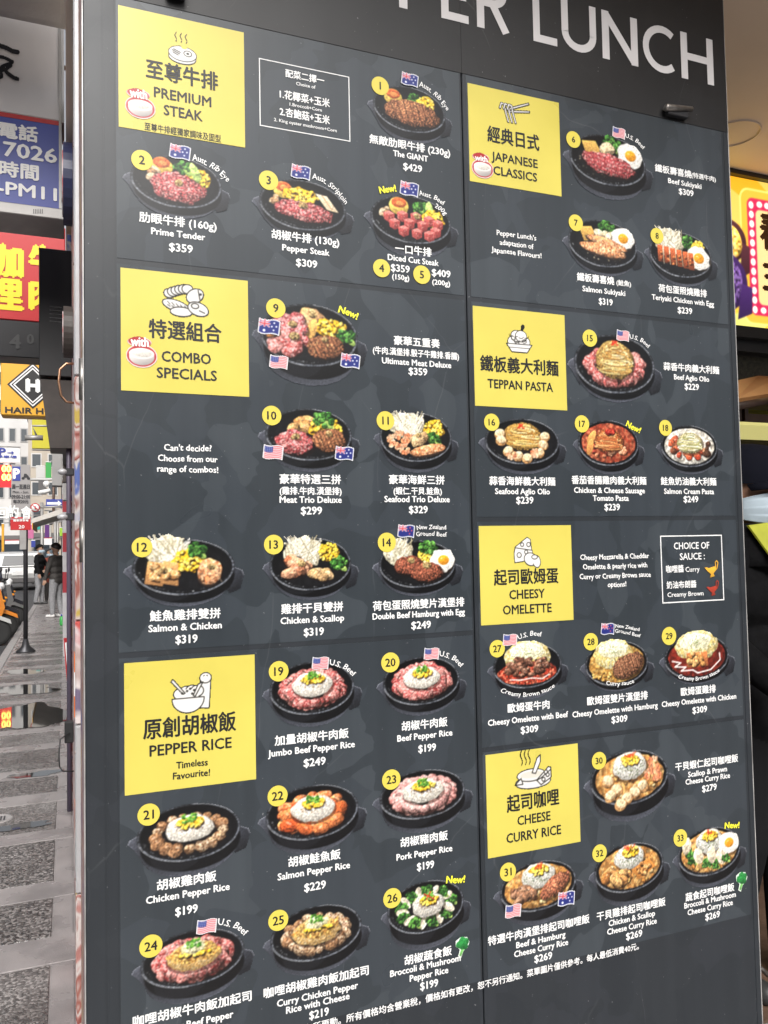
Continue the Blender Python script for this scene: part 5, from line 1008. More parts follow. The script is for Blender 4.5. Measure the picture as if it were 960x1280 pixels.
def ring_sign(px_, py_, r_, Y, lab):
    c = at(px_, py_, Y); rm = at(px_+r_, py_, Y).x-c.x; s = thing('road_sign', (c.x, Y+.05, 0), lab, 'road sign')
    MB().lathe((c.x, Y, c.z), [(rm, 0), (rm, .01)], 24, 'y').build('red_disc', 'sign_red', s); MB().lathe((c.x, Y-.004, c.z), [(rm*.78, 0), (rm*.78, .003)], 24, 'y').build('white_disc', 'ink_white', s)
    MB().box((c.x-rm*.1, Y-.008, c.z-rm*.45), (c.x+rm*.1, Y-.005, c.z+rm*.4)).build('arrow', 'ink_dark', s); k = rm*.78*.7
    MB().prism([(c.x-k, c.z+k), (c.x-k+rm*.16, c.z+k), (c.x+k, c.z-k+rm*.16), (c.x+k, c.z-k), (c.x+k-rm*.16, c.z-k), (c.x-k, c.z+k-rm*.16)], Y-.012, Y-.009).build('red_bar', 'sign_red', s)
    MB().tube([(c.x, Y+.05, c.z), (.1, Y+.05, c.z+.05)], .025, 8).build('bracket_arm', 'grey_metal', s)
ring_sign(44, 634.5, 6, 21, 'round red and white no-turn sign on a bracket arm')
s = thing('road_sign', at(68, 700, 21.5), 'blue one-way sign with a white arrow', 'road sign'); panel('plate', (57.5, 624, 78, 634.5), 21.5, 'sign_blue', s, 0, .02); c = at(68, 629.2, 21.5)
MB().add([(c.x-.17, 21.494, c.z-.03), (c.x+.08, 21.494, c.z-.03), (c.x+.08, 21.494, c.z-.075), (c.x+.17, 21.494, c.z), (c.x+.08, 21.494, c.z+.075), (c.x+.08, 21.494, c.z+.03), (c.x-.17, 21.494, c.z+.03)], [tuple(range(7))]).build('arrow', 'ink_white', s, fix=False)
q = at(67, 640, 21.55); MB().tube([(q.x, 21.56, at(67, 640, 21.55).z), (q.x, 21.56, at(67, 605, 21.55).z), (.1, 21.56, at(67, 600, 21.55).z)], .035, 8).build('bracket_pipe', 'rust', s)
# pale awning over the far shop fronts
s = thing('shop_awning', at(60, 655, 19), 'pale beige shop awning sloping over the pavement', 'awning'); q0, q1 = at(40, 654, 19), at(79, 640, 19)
MB().prism([(q0.x, q0.z), (q0.x, q0.z+.1), (q1.x+.1, q1.z+.12), (q1.x+.1, q1.z)], 19, 22).build('canopy', mat('awning_cloth', (.55, .52, .48), .7, noise=.1, nscale=5), s); MB().box((q0.x, 18.99, q0.z-.13), (q0.x+.015, 22, q0.z-.002)).build('valance', 'sign_orange', s)
# ------------------------------------------------------------------ far end of the street
mat('wall_pale', (.52, .51, .50), .7, noise=.1, nscale=.6); mat('wall_grey', (.34, .335, .33), .7, noise=.14, nscale=.6); mat('wall_tan', (.40, .35, .29), .7, noise=.12, nscale=.6); mat('wall_dark', (.12, .115, .115), .7, noise=.2, nscale=.6)
mat('pane', (.035, .045, .055), .12, spec=.8); mat('teal', (.02, .35, .30), .4); mat('pink', (.7, .2, .4), .4); mat('lime', (.35, .6, .05), .4)
def building(x0, x1, y0, y1, h, mt, label, cols, rows, z0=3.2, sills=True):
    b = thing('street_building', ((x0+x1)/2, y0, -.26), label, 'building')
    MB().box((x0, y0, -.26), (x1, y1, h)).build('wall', mt, b); MB().box((x0-.12, y0-.12, h+.001), (x1+.12, y1, h+.35)).build('parapet', 'wall_grey', b)
    w = (x1-x0)/cols; hh = (h-z0)/rows
    for i in range(cols):
        for j in range(rows):
            wx, wz = x0+w*(i+.18), z0+hh*(j+.25)
            f = MB().box((wx, y0-.05, wz), (wx+w*.64, y0-.002, wz+hh*.5)).build('window', 'wall_pale' if mt != 'wall_pale' else 'wall_grey', b)
            MB().box((wx+.08, y0-.06, wz+.08), (wx+w*.64-.08, y0-.051, wz+hh*.5-.08)).build('pane', 'pane', f)
    MB().box((x0+.1, y0-.3, 2.7), (x1-.1, y0-.002, 3.05)).build('fascia', 'wall_dark', b); MB().box((x0+.25, y0-.03, -.12), (x1-.25, y0-.001, 2.69)).build('shop_front', 'pane', b)
    return b
building(-5.6, -2.9, 74, 86, 17.5, 'wall_pale', 'pale tall building with rows of vents at the far end of the street', 3, 6)
building(-2.7, -.4, 66, 80, 11.8, 'wall_tan', 'tan building closing the far end of the street', 2, 4)
building(-13, -5.9, 82, 96, 21, 'wall_grey', 'widest grey building at the far end of the street', 5, 7)
building(-.3, 3.6, 58, 74, 11, 'wall_grey', 'grey building on the shop side at the far end', 3, 4)
building(-24, 24, -21, -13.2, 6.0, 'wall_grey', 'long low grey building across the junction facing the menu board', 12, 1)  # added out of view: hides the low sky from the board's reflections
building(-17.5, -10.2, 6, 40, 13, 'wall_grey', 'long grey building lining the opposite side of the road', 6, 4)
nb = thing('neighbour_building', (2, 5.3, 0), 'grey neighbouring building carrying on behind the signs', 'building')
MB().box((.06, 5.45, -.1), (6.5, 57, 9.5)).build('wall', 'wall_grey', nb); MB().box((-.04, 5.46, 2.62), (.0595, 57, 2.95)).build('fascia', 'wall_dark', nb)
# hanging shop signs down the street
SG = [((45, 655, 50.5, 662), 30, 'teal', 'small teal hanging sign'), ((56, 656, 61.5, 672), 34, 'purple', 'purple hanging sign with white top'), ((33.5, 656, 42, 673), 36, 'pink', 'pink and white hanging sign far down the street'), ((60, 644, 65.5, 656), 38, 'sign_black', 'small black hanging sign with a white mark'),
      ((74.5, 660, 78, 670), 26, 'lime', 'lime hanging sign beside the wrapped pillar'), ((2, 655, 5, 690), 42, 'sign_orange', 'tall narrow orange sign on the far building'), ((39, 676, 44, 684), 44, 'sign_blue', 'small blue hanging sign above the parked car'), ((55, 673, 65, 681), 40, 'ink_white', 'white sign board above the people'), ((48, 600, 58, 618), 32, 'wall_dark', 'dark sign box beneath the beam'), ((57, 578, 64, 600), 28, 'bottle_green', 'dark green sign frame beside the grey fascia'), ((45, 583, 56, 602), 48, 'wall_pale', 'pale sign board on the tan building'), ((6, 676, 24, 680), 46, 'ink_white', 'white banner over the red car')]
for r_, Y, mt_, lab in SG:
    s = thing('hanging_sign', at(r_[0], r_[3], Y), lab, 'sign', 'hanging signs down the street'); panel('face', r_, Y, mt_, s, 0, .12); panel('cap_rail', (r_[0], r_[1]-1.2, r_[2], r_[1]-.2), Y, 'ink_white' if mt_ != 'ink_white' else 'sign_red', s, .0, .12)
    q = at(r_[2], r_[1], Y); MB().tube([(q.x-.02, Y+.06, q.z+.05), (.08, Y+.06, q.z+.15)], .025, 6).build('bracket', 'grey_metal', s)
for px_, Y, top, lab in ((52.5, 27, 628, 'slim grey utility pole near the red no-turn sign'), (69, 31, 634, 'slim grey utility pole under the beige awning'), (72, 40, 640, 'slim grey utility pole close to the wrapped pillar'), (41, 46, 640, 'slim grey utility pole in line with the small blue sign'), (63, 50, 648, 'slim grey utility pole farthest down the pavement')):
    q = at(px_, 700, Y); s = thing('utility_pole', (q.x, Y, 0), lab, 'pole', 'utility poles along the pavement'); MB().tube([(q.x, Y, -.1), (q.x, Y, at(px_, top, Y).z)], [.06, .045], 8).build('shaft', 'grey_metal', s)
    zt = at(px_, top+4, Y).z; MB().tube([(q.x-.35, Y, zt), (q.x+.35, Y, zt)], .03, 6).build('cross_arm', 'grey_metal', s)
s = thing('street_lamp', at(50, 612, 24), 'white globe lamp on a beam below the dark sign', 'lamp'); q = at(58, 605, 24); MB().ell((q.x, 24, q.z), (.09, .09, .09), 12, 8).build('globe', 'ink_white', s); q0, q1 = at(38, 599, 24), at(70, 598, 24); MB().tube([(q0.x, 24.1, q0.z), (.1, 24.1, q0.z+.02)], .04, 8).build('beam', 'wall_pale', s); q0, q1 = at(48, 616, 24), at(63, 613, 24); MB().tube([(q0.x, 24, q0.z), (q1.x, 24, q1.z)], .06, 8).build('tube_lamp', 'ink_white', s)

# ------------------------------------------------------------------ parked scooters and cars
mat('tyre', (.018, .018, .018), .75); mat('paint_white', (.46, .46, .45), .25, coat=.5); mat('paint_dark', (.02, .02, .025), .25, coat=.5); mat('paint_orange', (.65, .22, .03), .3, coat=.4); mat('paint_red', (.5, .03, .03), .25, coat=.5); mat('chrome', (.7, .7, .7), .15, metal=1); mat('lens_red', (.5, .01, .01), .2); mat('lens_clear', (.8, .8, .8), .1, spec=.8); mat('glass_dark', (.02, .023, .027), .2, spec=.3); mat('lens_amber', (.8, .3, .02), .25)
def scooter(loc, rz, paint, label):
    s = thing('parked_scooter', loc, label, 'scooter', 'scooters parked along the kerb', rz); L = dict(local=True)
    for x in (-.62, .62):
        w = MB().lathe((x, 0, .23), [(.15, -.045), (.215, -.05), (.235, -.02), (.235, .02), (.215, .05), (.15, .045)], 22, 'y').build('wheel', 'tyre', s, **L); MB().lathe((x, 0, .23), [(.15, -.03), (.05, -.045), (.05, .045), (.15, .03)], 16, 'y').build('rim', 'chrome', w, **L)
    MB().prism([(-.85, .5), (-.8, .68), (-.35, .72), (-.12, .62), (-.05, .32), (-.3, .26), (-.55, .42)], -.13, .13).build('rear_body', paint, s, **L)
    MB().prism([(-.1, .24), (.36, .24), (.36, .32), (-.1, .32)], -.15, .15).build('footboard', 'paint_dark', s, **L)
    MB().prism([(.34, .24), (.44, .24), (.58, .6), (.5, .95), (.42, .93), (.46, .6)], -.17, .17).build('leg_shield', paint, s, **L)
    MB().prism([(.4, .5), (.62, .48), (.84, .38), (.82, .46), (.6, .56)], -.09, .09).build('front_mudguard', paint, s, **L)
    MB().prism([(-.82, .7), (-.78, .78), (-.45, .82), (-.12, .76), (-.1, .68), (-.4, .72)], -.12, .12).build('seat', 'paint_dark', s, **L)
    MB().tube([(.62, 0, .23), (.5, 0, .7), (.43, 0, 1.0)], .03, 8).build('fork', 'dark_metal', s, **L)
    hb = MB().tube([(.3, -.34, 1.02), (.4, -.2, 1.03), (.43, 0, 1.02), (.4, .2, 1.03), (.3, .34, 1.02)], .018, 8).build('handlebar', 'black_rubber', s, **L)
    for y in (-.26, .26):
        MB().tube([(.38, y, 1.03), (.4, y*1.15, 1.22)], .008, 6).build('mirror_stem', 'dark_metal', hb, **L); MB().ell((.4, y*1.25, 1.25), (.02, .07, .05), 12, 6).build('mirror', 'paint_dark', hb, **L)
    MB().ell((.5, 0, .96), (.07, .11, .08), 14, 8).build('headlight', 'lens_clear', s, **L); MB().ell((-.85, 0, .62), (.04, .1, .05), 12, 6).build('tail_light', 'lens_red', s, **L)
    MB().box((-.9, -.09, .34), (-.885, .09, .46)).build('number_plate', 'ink_white', s, **L); MB().tube([(-.2, -.16, .22), (-.55, -.17, .26), (-.85, -.17, .32)], [.03, .05, .045], 10).build('exhaust', 'dark_metal', s, **L)
    MB().ell((.56, .12, .72), (.05, .04, .03), 10, 6).build('indicator', 'lens_amber', s, **L); MB().ell((.56, -.12, .72), (.05, .04, .03), 10, 6).build('indicator', 'lens_amber', s, **L)
    MB().tube([(.05, .1, .22), (.0, .22, -.0)], .012, 6).build('stand', 'dark_metal', s, **L)
    return s
for k, (y, pt, lab) in enumerate(((15.6, 'paint_white', 'white scooter with amber indicators parked at the kerb'), (16.9, 'paint_orange', 'orange scooter parked behind the white one'), (18.2, 'paint_dark', 'black scooter parked between the orange and the silver ones'), (19.6, 'chrome', 'silver scooter parked at the end of the row'), (21.0, 'paint_dark', 'second black scooter beyond the silver one'))):
    scooter((-1.75+.05*(k % 2), y, -.12), R(14+5*math.sin(k*2.1)), pt, lab)
def car(loc, paint, label, taxi=False):
    s = thing('parked_car', loc, label, 'car'); L = dict(local=True)
    MB().prism([(-2.2, .32), (-2.25, .75), (-2.1, 1.02), (-1.2, 1.06), (1.0, 1.06), (2.0, .92), (2.25, .7), (2.2, .32)], -.9, .9, axis='x').build('body', paint, s, **L)
    MB().prism([(-2.0, 1.061), (-1.75, 1.62), (-1.4, 1.72), (.1, 1.7), (.95, 1.061)], -.78, .78, axis='x').build('cabin', paint, s, **L)
    MB().add([(-.68, -2.005, 1.12), (.68, -2.005, 1.12), (.6, -1.81, 1.55), (-.6, -1.81, 1.55)], [(0, 1, 2, 3)]).build('rear_window', 'glass_dark', s, local=True)
    for x in (-.79, .79): MB().prism([(-1.75, 1.12), (-1.55, 1.55), (0, 1.55), (.6, 1.12)], x-.004, x+.004, axis='x').build('side_window', 'glass_dark', s, **L)
    for x in (-.82, .82):
        MB().box((x-.1, -2.275, .78), (x+.1, -2.22, 1.0), bev=.02).build('tail_light', 'lens_red', s, **L)
        for y in (-1.35, 1.4): w = MB().lathe((x, y, .33), [(.2, -.1), (.33, -.1), (.33, .1), (.2, .1)], 22, 'x').build('wheel', 'tyre', s, **L); MB().lathe((x, y, .33), [(.2, -.09), (.05, -.105), (.05, .105), (.2, .09)], 12, 'x').build('rim', 'chrome', w, **L)
    MB().box((-.85, -2.3, .34), (.85, -2.21, .56), bev=.03).build('bumper', paint if taxi else 'wall_dark', s, **L); MB().box((-.26, -2.285, .68), (.26, -2.255, .84)).build('number_plate', 'ink_white', s, **L)
    for x in (-.7, .7): MB().tube([(x, -1.3, 1.76), (x, .0, 1.75)], .018, 6).build('roof_rail', 'dark_metal', s, **L)
    return s
car((-1.98, 41.0, -.12), 'paint_white', 'white estate car seen from behind, waiting in the road')
car((-4.3, 52.0, -.12), 'paint_red', 'red car farther down the road', True)

# ------------------------------------------------------------------ people: one continuous body each, hair and clothes on top
def figure(name, loc, rz, H, segs, mats, voxel, smooth=3):
    """segs: (a, b, ra, rb, material index) in units of body height; one skin over all of them"""
    mb = MB()
    for a, b, ra, rb, mi in segs:
        a, b = Vector(a)*H, Vector(b)*H; ra *= H; rb *= H; d = b-a
        if d.length < 1e-6: mb.ell(a, (ra, ra, ra), 16, 10); continue
        t = d.normalized(); pts, rs = [], []
        for k in range(5): an = math.pi/2*k/5; pts.append(a-t*ra*math.cos(an)); rs.append(max(ra*math.sin(an), 1e-3))
        pts += [a, b]; rs += [ra, rb]
        for k in range(1, 6): an = math.pi/2*k/5; pts.append(b+t*rb*math.sin(an)); rs.append(max(rb*math.cos(an), 1e-3))
        mb.tube(pts, rs, 14)
    o = mb.build('body', 'ink_dark', None, local=True)
    md = o.modifiers.new('r', 'REMESH'); md.mode = 'VOXEL'; md.voxel_size = voxel
    if smooth: ms = o.modifiers.new('s', 'SMOOTH'); ms.iterations = smooth; ms.factor = .5
    dg = bpy.context.evaluated_depsgraph_get(); dg.update(); me = bpy.data.meshes.new_from_object(o.evaluated_get(dg)); old = o.data; bpy.data.objects.remove(o); bpy.data.meshes.remove(old)
    n = len(me.polygons); c = np.zeros(n*3); me.polygons.foreach_get('center', c); c = c.reshape(-1, 3)/H
    best = np.full(n, 1e9); mi_ = np.zeros(n, int)
    for a, b, ra, rb, mi in segs:
        a, b = np.array(a), np.array(b); d = b-a; l2 = d@d+1e-12; t = np.clip(((c-a)@d)/l2, 0, 1); dist = np.linalg.norm(c-a-t[:, None]*d, axis=1)-(ra+(rb-ra)*t); w = dist < best; best[w] = dist[w]; mi_[w] = mi
    me.materials.clear(); me.polygons.foreach_set('material_index', mi_.astype(np.int32)); me.polygons.foreach_set('use_smooth', [True]*n); me.name = 'body'
    return me
def body_segs(arm=((-.15, -.02, .68), (-.16, -.06, .52)), arm2=((.15, -.02, .68), (.16, -.06, .52)), leg=0.02, step=.03, coatlen=.5):
    S = []
    S += [((-.075, 0, .795), (.075, 0, .795), .05, .05, 0), ((-.06, -.005, .73), (.06, -.005, .73), .07, .07, 0), ((-.05, 0, .64), (.05, 0, .64), .066, .066, 0), ((-.045, 0, .55), (.045, 0, .55), .07, .07, 0), ((-.04, 0, coatlen), (.04, 0, coatlen), .07, .07, 0)]
    S += [((0, 0, .82), (0, -.01, .87), .034, .03, 2), ((0, -.012, .935), (0, -.006, .95), .058, .06, 2), ((0, -.02, .9), (0, -.024, .905), .044, .046, 2), ((0, -.075, .915), (0, -.072, .925), .008, .008, 2)]
    for sx, (el, wr), st in ((-1, arm, step), (1, arm2, -step)):
        S += [((sx*.105, 0, .79), el, .042, .034, 0), (el, wr, .034, .024, 0)]
        d = (Vector(wr)-Vector(el)).normalized(); w = Vector(wr); S += [(tuple(w+d*.012), tuple(w+d*.045), .02, .02, 2)]
        side = d.cross(Vector((1, 0, 0))); side = side.normalized() if side.length > .1 else Vector((0, 1, 0))
        for q in range(4): o_ = side*(-.018+.012*q); S.append((tuple(w+d*.05+o_), tuple(w+d*(.078+.006*(q in (1, 2)))+o_*1.1), .0075, .006, 2))
        S.append((tuple(w+d*.02-side*.02), tuple(w+d*.05-side*.034), .0085, .007, 2))
        hp, kn, an = (sx*.05, 0, .5), (sx*.055, -.015+st*.3, .28), (sx*.055, .01+st, .06)
        S += [(hp, kn, .062, .046, 1), (kn, an, .045, .034, 1), (((sx*.055), .02+st, .022), (sx*.062, -.075+st, .018), .024, .02, 3)]
    return S
mat('skin', (.45, .27, .19), .5, spec=.4); mat('cloth_black', (.008, .008, .009), .9, spec=.15); mat('cloth_grey', (.25, .25, .26), .85, noise=.15, nscale=30); mat('cloth_brown', (.05, .045, .042), .8, noise=.2, nscale=40); mat('cloth_navy', (.02, .03, .07), .85); mat('hair', (.015, .012, .01), .5); mat('mask_blue', (.42, .52, .60), .8); mat('shoe_white', (.7, .69, .68), .5); mat('shoe_dark', (.03, .03, .03), .5); mat('cloth_rust', (.24, .05, .03), .8)
def person(loc, rz, H, mats, label, segs, hair='hair', cap=False, mask=True, voxel=.016):
    s = thing('person', loc, label, 'person', None, rz)
    me = figure('body', loc, rz, H, segs, mats, voxel); link_mesh('body', me, mats, s)
    mb = MB(); n, k = 18, 9; V = []
    for i in range(k+1):
        t0 = i/k
        for j in range(n):
            a = 2*math.pi*j/n; t = math.pi*(.52+.16*math.sin(a))*t0; drop = 1
            V.append(Vector((.066*math.sin(t)*math.cos(a)*1.02, -.006+.069*math.sin(t)*math.sin(a), .952+.066*math.cos(t*drop)))*H)
    mb.add(V, [(i*n+j, (i+1)*n+j, (i+1)*n+(j+1) % n, i*n+(j+1) % n) for i in range(k) for j in range(n)], 0, True); mb.build('cap' if cap else 'hair', hair, s, local=True)
    if cap: MB().prism([(-.045*H, -.06*H), (.045*H, -.06*H), (.035*H, -.12*H), (0, -.13*H), (-.035*H, -.12*H)], .955*H, .962*H, axis='z').build('cap_peak', hair, s, local=True)
    if mask:
        V = []
        for i in range(6):
            z = .872+.043*i/5
            for j in range(9): a = math.pi*(1.0+.0)+math.pi*j/8; V.append(Vector((.062*math.cos(a), -.014+.071*math.sin(a)-.012*math.sin(math.pi*i/5)*abs(math.sin(a)), z))*H)
        MB().add(V, [(i*9+j, i*9+j+1, (i+1)*9+j+1, (i+1)*9+j) for i in range(5) for j in range(8)], 0, True).build('face_mask', 'mask_blue', s, local=True)
    return s
person((-.76, 25.9, 0), R(70), 1.75, ['cloth_black', 'cloth_grey', 'skin', 'shoe_dark'], 'person in black jacket, dark cap and blue mask, grey trousers, holding a phone', body_segs(arm2=((.14, -.06, .67), (.07, -.16, .62))), 'cloth_black', True)
person((-.23, 20.4, 0), R(-125), 1.72, ['cloth_brown', 'cloth_grey', 'skin', 'shoe_white'], 'person in dark quilted jacket, loose grey trousers and white shoes', body_segs(arm=((-.14, -.07, .67), (-.08, -.17, .64))), 'hair', False)
person((-.48, 26.6, 0), R(10), 1.62, ['cloth_rust', 'cloth_brown', 'skin', 'shoe_dark'], 'person in rust coloured top standing between two others', body_segs(coatlen=.42), 'hair', False)
person((-.36, 28.6, 0), R(30), 1.68, ['cloth_navy', 'cloth_black', 'skin', 'shoe_white'], 'person in navy behind the group on the pavement', body_segs(), 'hair', False)
person((-2.02, 25.2, -.12), R(20), 1.66, ['cloth_navy', 'cloth_grey', 'skin', 'shoe_dark'], 'person in navy jacket and mask standing by the scooters', body_segs(), 'hair', False)

# ------------------------------------------------------------------ the shop interior right of the board
mat('soffit', (.84, .71, .59), .6, noise=.05, nscale=2); mat('floor_brown', (.10, .06, .04), .5, noise=.35, nscale=7, bump=.2); mat('wall_olive', (.16, .14, .05), .6, noise=.15, nscale=5); mat('copper_panel', (.50, .24, .09), .35, metal=.3, noise=.15, nscale=3); mat('wood_dark', (.05, .025, .015), .5, noise=.3, nscale=10)
ZC = at(935, 214, 3.17).z
struct('ceiling', MB().box((1.9, .1, ZC), (9, 5.6, ZC+.3)).box((.0, 1.1, ZC), (1.899, 5.6, ZC+.3)), 'soffit')
rw = thing('light_block_wall', (8, 0, 0), 'unseen plain grey wall added to block light beside the covered way', 'wall'); MB().box((8.0, .1, 0), (8.3, 1.89, ZC-.001)).build('wall_panel', 'wall_grey', rw)  # unseen wall, added to keep daylight off the shop interior
struct('interior_floor', MB().box((1.0, 1.95, -.005), (7.5, 5.55, .003)), 'floor_brown')
bw = thing('back_wall', (4.5, 5.5, 0), 'dark olive back wall of the shop interior', 'wall'); MB().box((1.0, 5.4, .004), (7.5, 5.6, ZC-.001)).build('wall_panel', 'wall_olive', bw); MB().box((7.3, 1.9, .004), (7.5, 5.399, ZC-.001)).build('wall_panel', 'wall_dark', bw); MB().box((1.0, 2.67, .004), (1.12, 5.399, ZC-.001)).build('wall_panel', 'wall_dark', bw)
dl = thing('ceiling_hatch', (3.0, 2.8, 3.4), 'round access ring let into the beige ceiling', 'ceiling ring')
qc = atz(916, 167, ZC); cxh, cyh = qc.x, qc.y; rh = (atz(950, 165, ZC)-qc).length
n = 40; MB().add([(cxh+r_*math.cos(a), cyh+r_*math.sin(a), z_) for r_, z_ in ((rh, ZC), (rh, ZC-.007), (rh-.008, ZC-.007), (rh-.008, ZC)) for a in np.linspace(0, 2*math.pi, n, endpoint=False)], [(i*n+j, i*n+(j+1) % n, (i+1)*n+(j+1) % n, (i+1)*n+j) for i in range(3) for j in range(n)], 0, True).build('ring', 'soffit', dl)
# lit menu sign
LY = 3.2
zt, zb = at(935, 224, LY).z, at(935, 410, LY).z; xl, xr_ = 2.9, 4.7
ls = thing('lit_menu_sign', (3.8, LY, zb), 'glowing yellow sign with magenta bulb frame and dish pictures', 'lit sign')
MB().box((xl, LY+.002, zb), (xr_, LY+.16, zt), bev=.004).build('casing', 'sign_black', ls)
for a, b in (((xl-.03, LY-.03, zt+.001), (xr_+.03, LY+.16, ZC-.001)), ((xl-.03, LY-.03, zb-.06), (xr_+.03, LY+.16, zb-.001))): MB().box(a, b).build('frame_rail', 'sign_black', ls)
PPM = 150
p = Paint(xl, xr_, zb, zt, 360, 1); sl = (slice(0, p.H), slice(0, p.W)); X, Y = np.meshgrid(xl+(np.arange(p.W)+.5)*p.cell, zb+(np.arange(p.H)+.5)*p.cell)
fx = at(945, 320, LY).x; an = np.arctan2(Y-(zb+zt)/2, X-4.0); rayw = (np.sin(an*14) > 0)*1.0
base = np.stack([226-10*rayw, 160+24*rayw+30*(zt-Y)/(zt-zb), 34+50*rayw+30*(zt-Y)/(zt-zb)], -1); p.over(sl, base, np.ones(X.shape))
f0x, f1x = at(936, 320, LY).x, xr_-.3; f1z, f0z = at(938, 247, LY).z, at(945, 394, LY).z
def rrect(x0, x1, z0, z1, r_, col):
    P = []
    for cx_, cz_, a0 in ((x1-r_, z1-r_, 0), (x0+r_, z1-r_, 90), (x0+r_, z0+r_, 180), (x1-r_, z0+r_, 270)): P += [(cx_+r_*math.cos(R(a)), cz_+r_*math.sin(R(a))) for a in np.linspace(a0, a0+90, 6)]
    p.poly(P, col)
rrect(f0x-.05, f1x+.05, f0z-.05, f1z+.05, .06, (250, 226, 130)); rrect(f0x-.042, f1x+.042, f0z-.042, f1z+.042, .055, (226, 176, 60)); rrect(f0x, f1x, f0z, f1z, .04, (196, 36, 80)); rrect(f0x+.06, f1x-.06, f0z+.06, f1z-.06, .03, (228, 200, 138))
for zz in np.arange(f0z+.03, f1z, .052): p.ell(f0x+.03, zz, .017, .02, (255, 246, 226), shade=0); p.ell(f1x-.03, zz, .017, .02, (255, 246, 226), shade=0)
for xx in np.arange(f0x+.09, f1x-.05, .055): p.ell(xx, f1z-.03, .02, .017, (255, 246, 226), shade=0); p.ell(xx, f0z+.03, .02, .017, (255, 246, 226), shade=0)
for (px_, py_, r_, col1, col2) in ((908, 300, .12, (70, 36, 44), (226, 176, 70)), (899, 350, .17, (58, 34, 84), (120, 90, 150))):
    c = at(px_, py_, LY); p.ell(c.x, c.z, r_*1.15, r_, col1, 0, .3); p.poly([(c.x+r_*.9, c.z), (c.x+r_*1.35, c.z-.02), (c.x+r_*1.3, c.z-.16), (c.x+r_*.7, c.z-.2)], col1, .2); p.ell(c.x, c.z, r_*.95, r_*.82, col2, 0, .3, .1, .5, 200, lo=(246, 216, 130) if r_ < .15 else (58, 34, 84)); p.ell(c.x-.04, c.z+.04, r_*.5, r_*.4, (240, 236, 226), shade=.1)
print_mat('lit_print', .4, 1.05)
p.mesh('printed_face', lambda X, Y: np.stack([X, np.full(len(X), LY), Y], 1), 'lit_print', ls)
text_on('lettering', [('春', 963, 291, 25, 44), ('主', 966, 345, 25, 40)], LY-.002, mat('ink_brown', (.16, .06, .01), .5), ls, .05)
# fascia, woven screen, copper hood, lit shelf
fs = thing('fascia_beam', (4, 3.3, 2.3), 'black beam and dark woven screen under the lit sign', 'beam')
MB().box((2.6, 3.22, at(940, 440, 3.22).z), (5.2, 3.5, zb-.061)).build('beam', 'sign_black', fs); mat('woven', (.035, .032, .02), .6, noise=.6, nscale=45, bump=.6, bscale=70); MB().box((2.6, 3.3, at(940, 476, 3.3).z), (5.2, 3.36, at(940, 440.6, 3.3).z)).build('woven_screen', 'woven', fs)
hd = thing('copper_hood', (3.4, 2.8, 2.0), 'copper coloured canopy panel hanging under the woven screen', 'hood')
A = [at(920, 484, 2.75), at(948, 477, 3.05), at(975, 478, 3.05), at(975, 498, 2.7), at(920, 508, 2.45)]
MB().add([tuple(a) for a in A]+[(a.x, a.y, a.z+.03) for a in A], [(4, 3, 2, 1, 0), (5, 6, 7, 8, 9)]+[(i, (i+1) % 5, (i+1) % 5+5, i+5) for i in range(5)]).build('panel', 'copper_panel', hd)
MB().tube([A[4], A[3]], .018, 6).build('rim', 'wood_dark', hd)
for px_ in (922.5, 931): q0, q1 = at(px_, 511, 2.9), at(px_+5, 526, 2.9); MB().box((q0.x, 2.9, q1.z), (q1.x, 2.93, q0.z)).build('hanger', 'wood_dark', hd)
sh = thing('lit_shelf', (3.4, 3, 1.9), 'shelf with a glowing yellow strip behind the person', 'shelf')
q0, q1 = at(925, 527, 3.4), at(990, 534, 3.4); MB().box((q0.x, 3.4, q1.z), (q1.x+.4, 3.9, q0.z)).build('diffuser', mat('lamp_yellow', (.8, .75, .25), .4, emit=(1, .92, .35), estr=.35), sh); MB().box((q0.x-.02, 3.41, q0.z+.001), (q1.x+.42, 3.92, q0.z+.05)).build('shelf_board', 'wood_dark', sh); q2 = at(935, 512, 3.7); MB().box((q2.x, 3.7, q0.z+.051), (q2.x+.8, 3.75, q2.z)).build('back_panel', 'sign_yellow_green', sh)
ct = thing('kitchen_counter', (4.2, 4, 0), 'dark kitchen counter at the back of the shop', 'counter'); MB().box((3.4, 3.6, .004), (6.8, 4.3, .88), bev=.01).build('cabinet', 'wood_dark', ct); MB().box((3.36, 3.56, .881), (6.84, 4.34, .92), bev=.008).build('worktop', 'steel', ct)
rl = thing('floor_rail', (atz(957, 1210, .25).x, 2.1, 0), 'bent steel rail by the foot of the board', 'rail'); q = at(957, 1212, 2.05); MB().tube([(q.x-.06, 2.05, 0), (q.x-.06, 2.05, q.z), (q.x-.02, 2.05, q.z+.008), (q.x+.02, 2.05, q.z-.03), (q.x+.02, 2.05, 0)], .008, 8).build('tube', 'steel', rl)

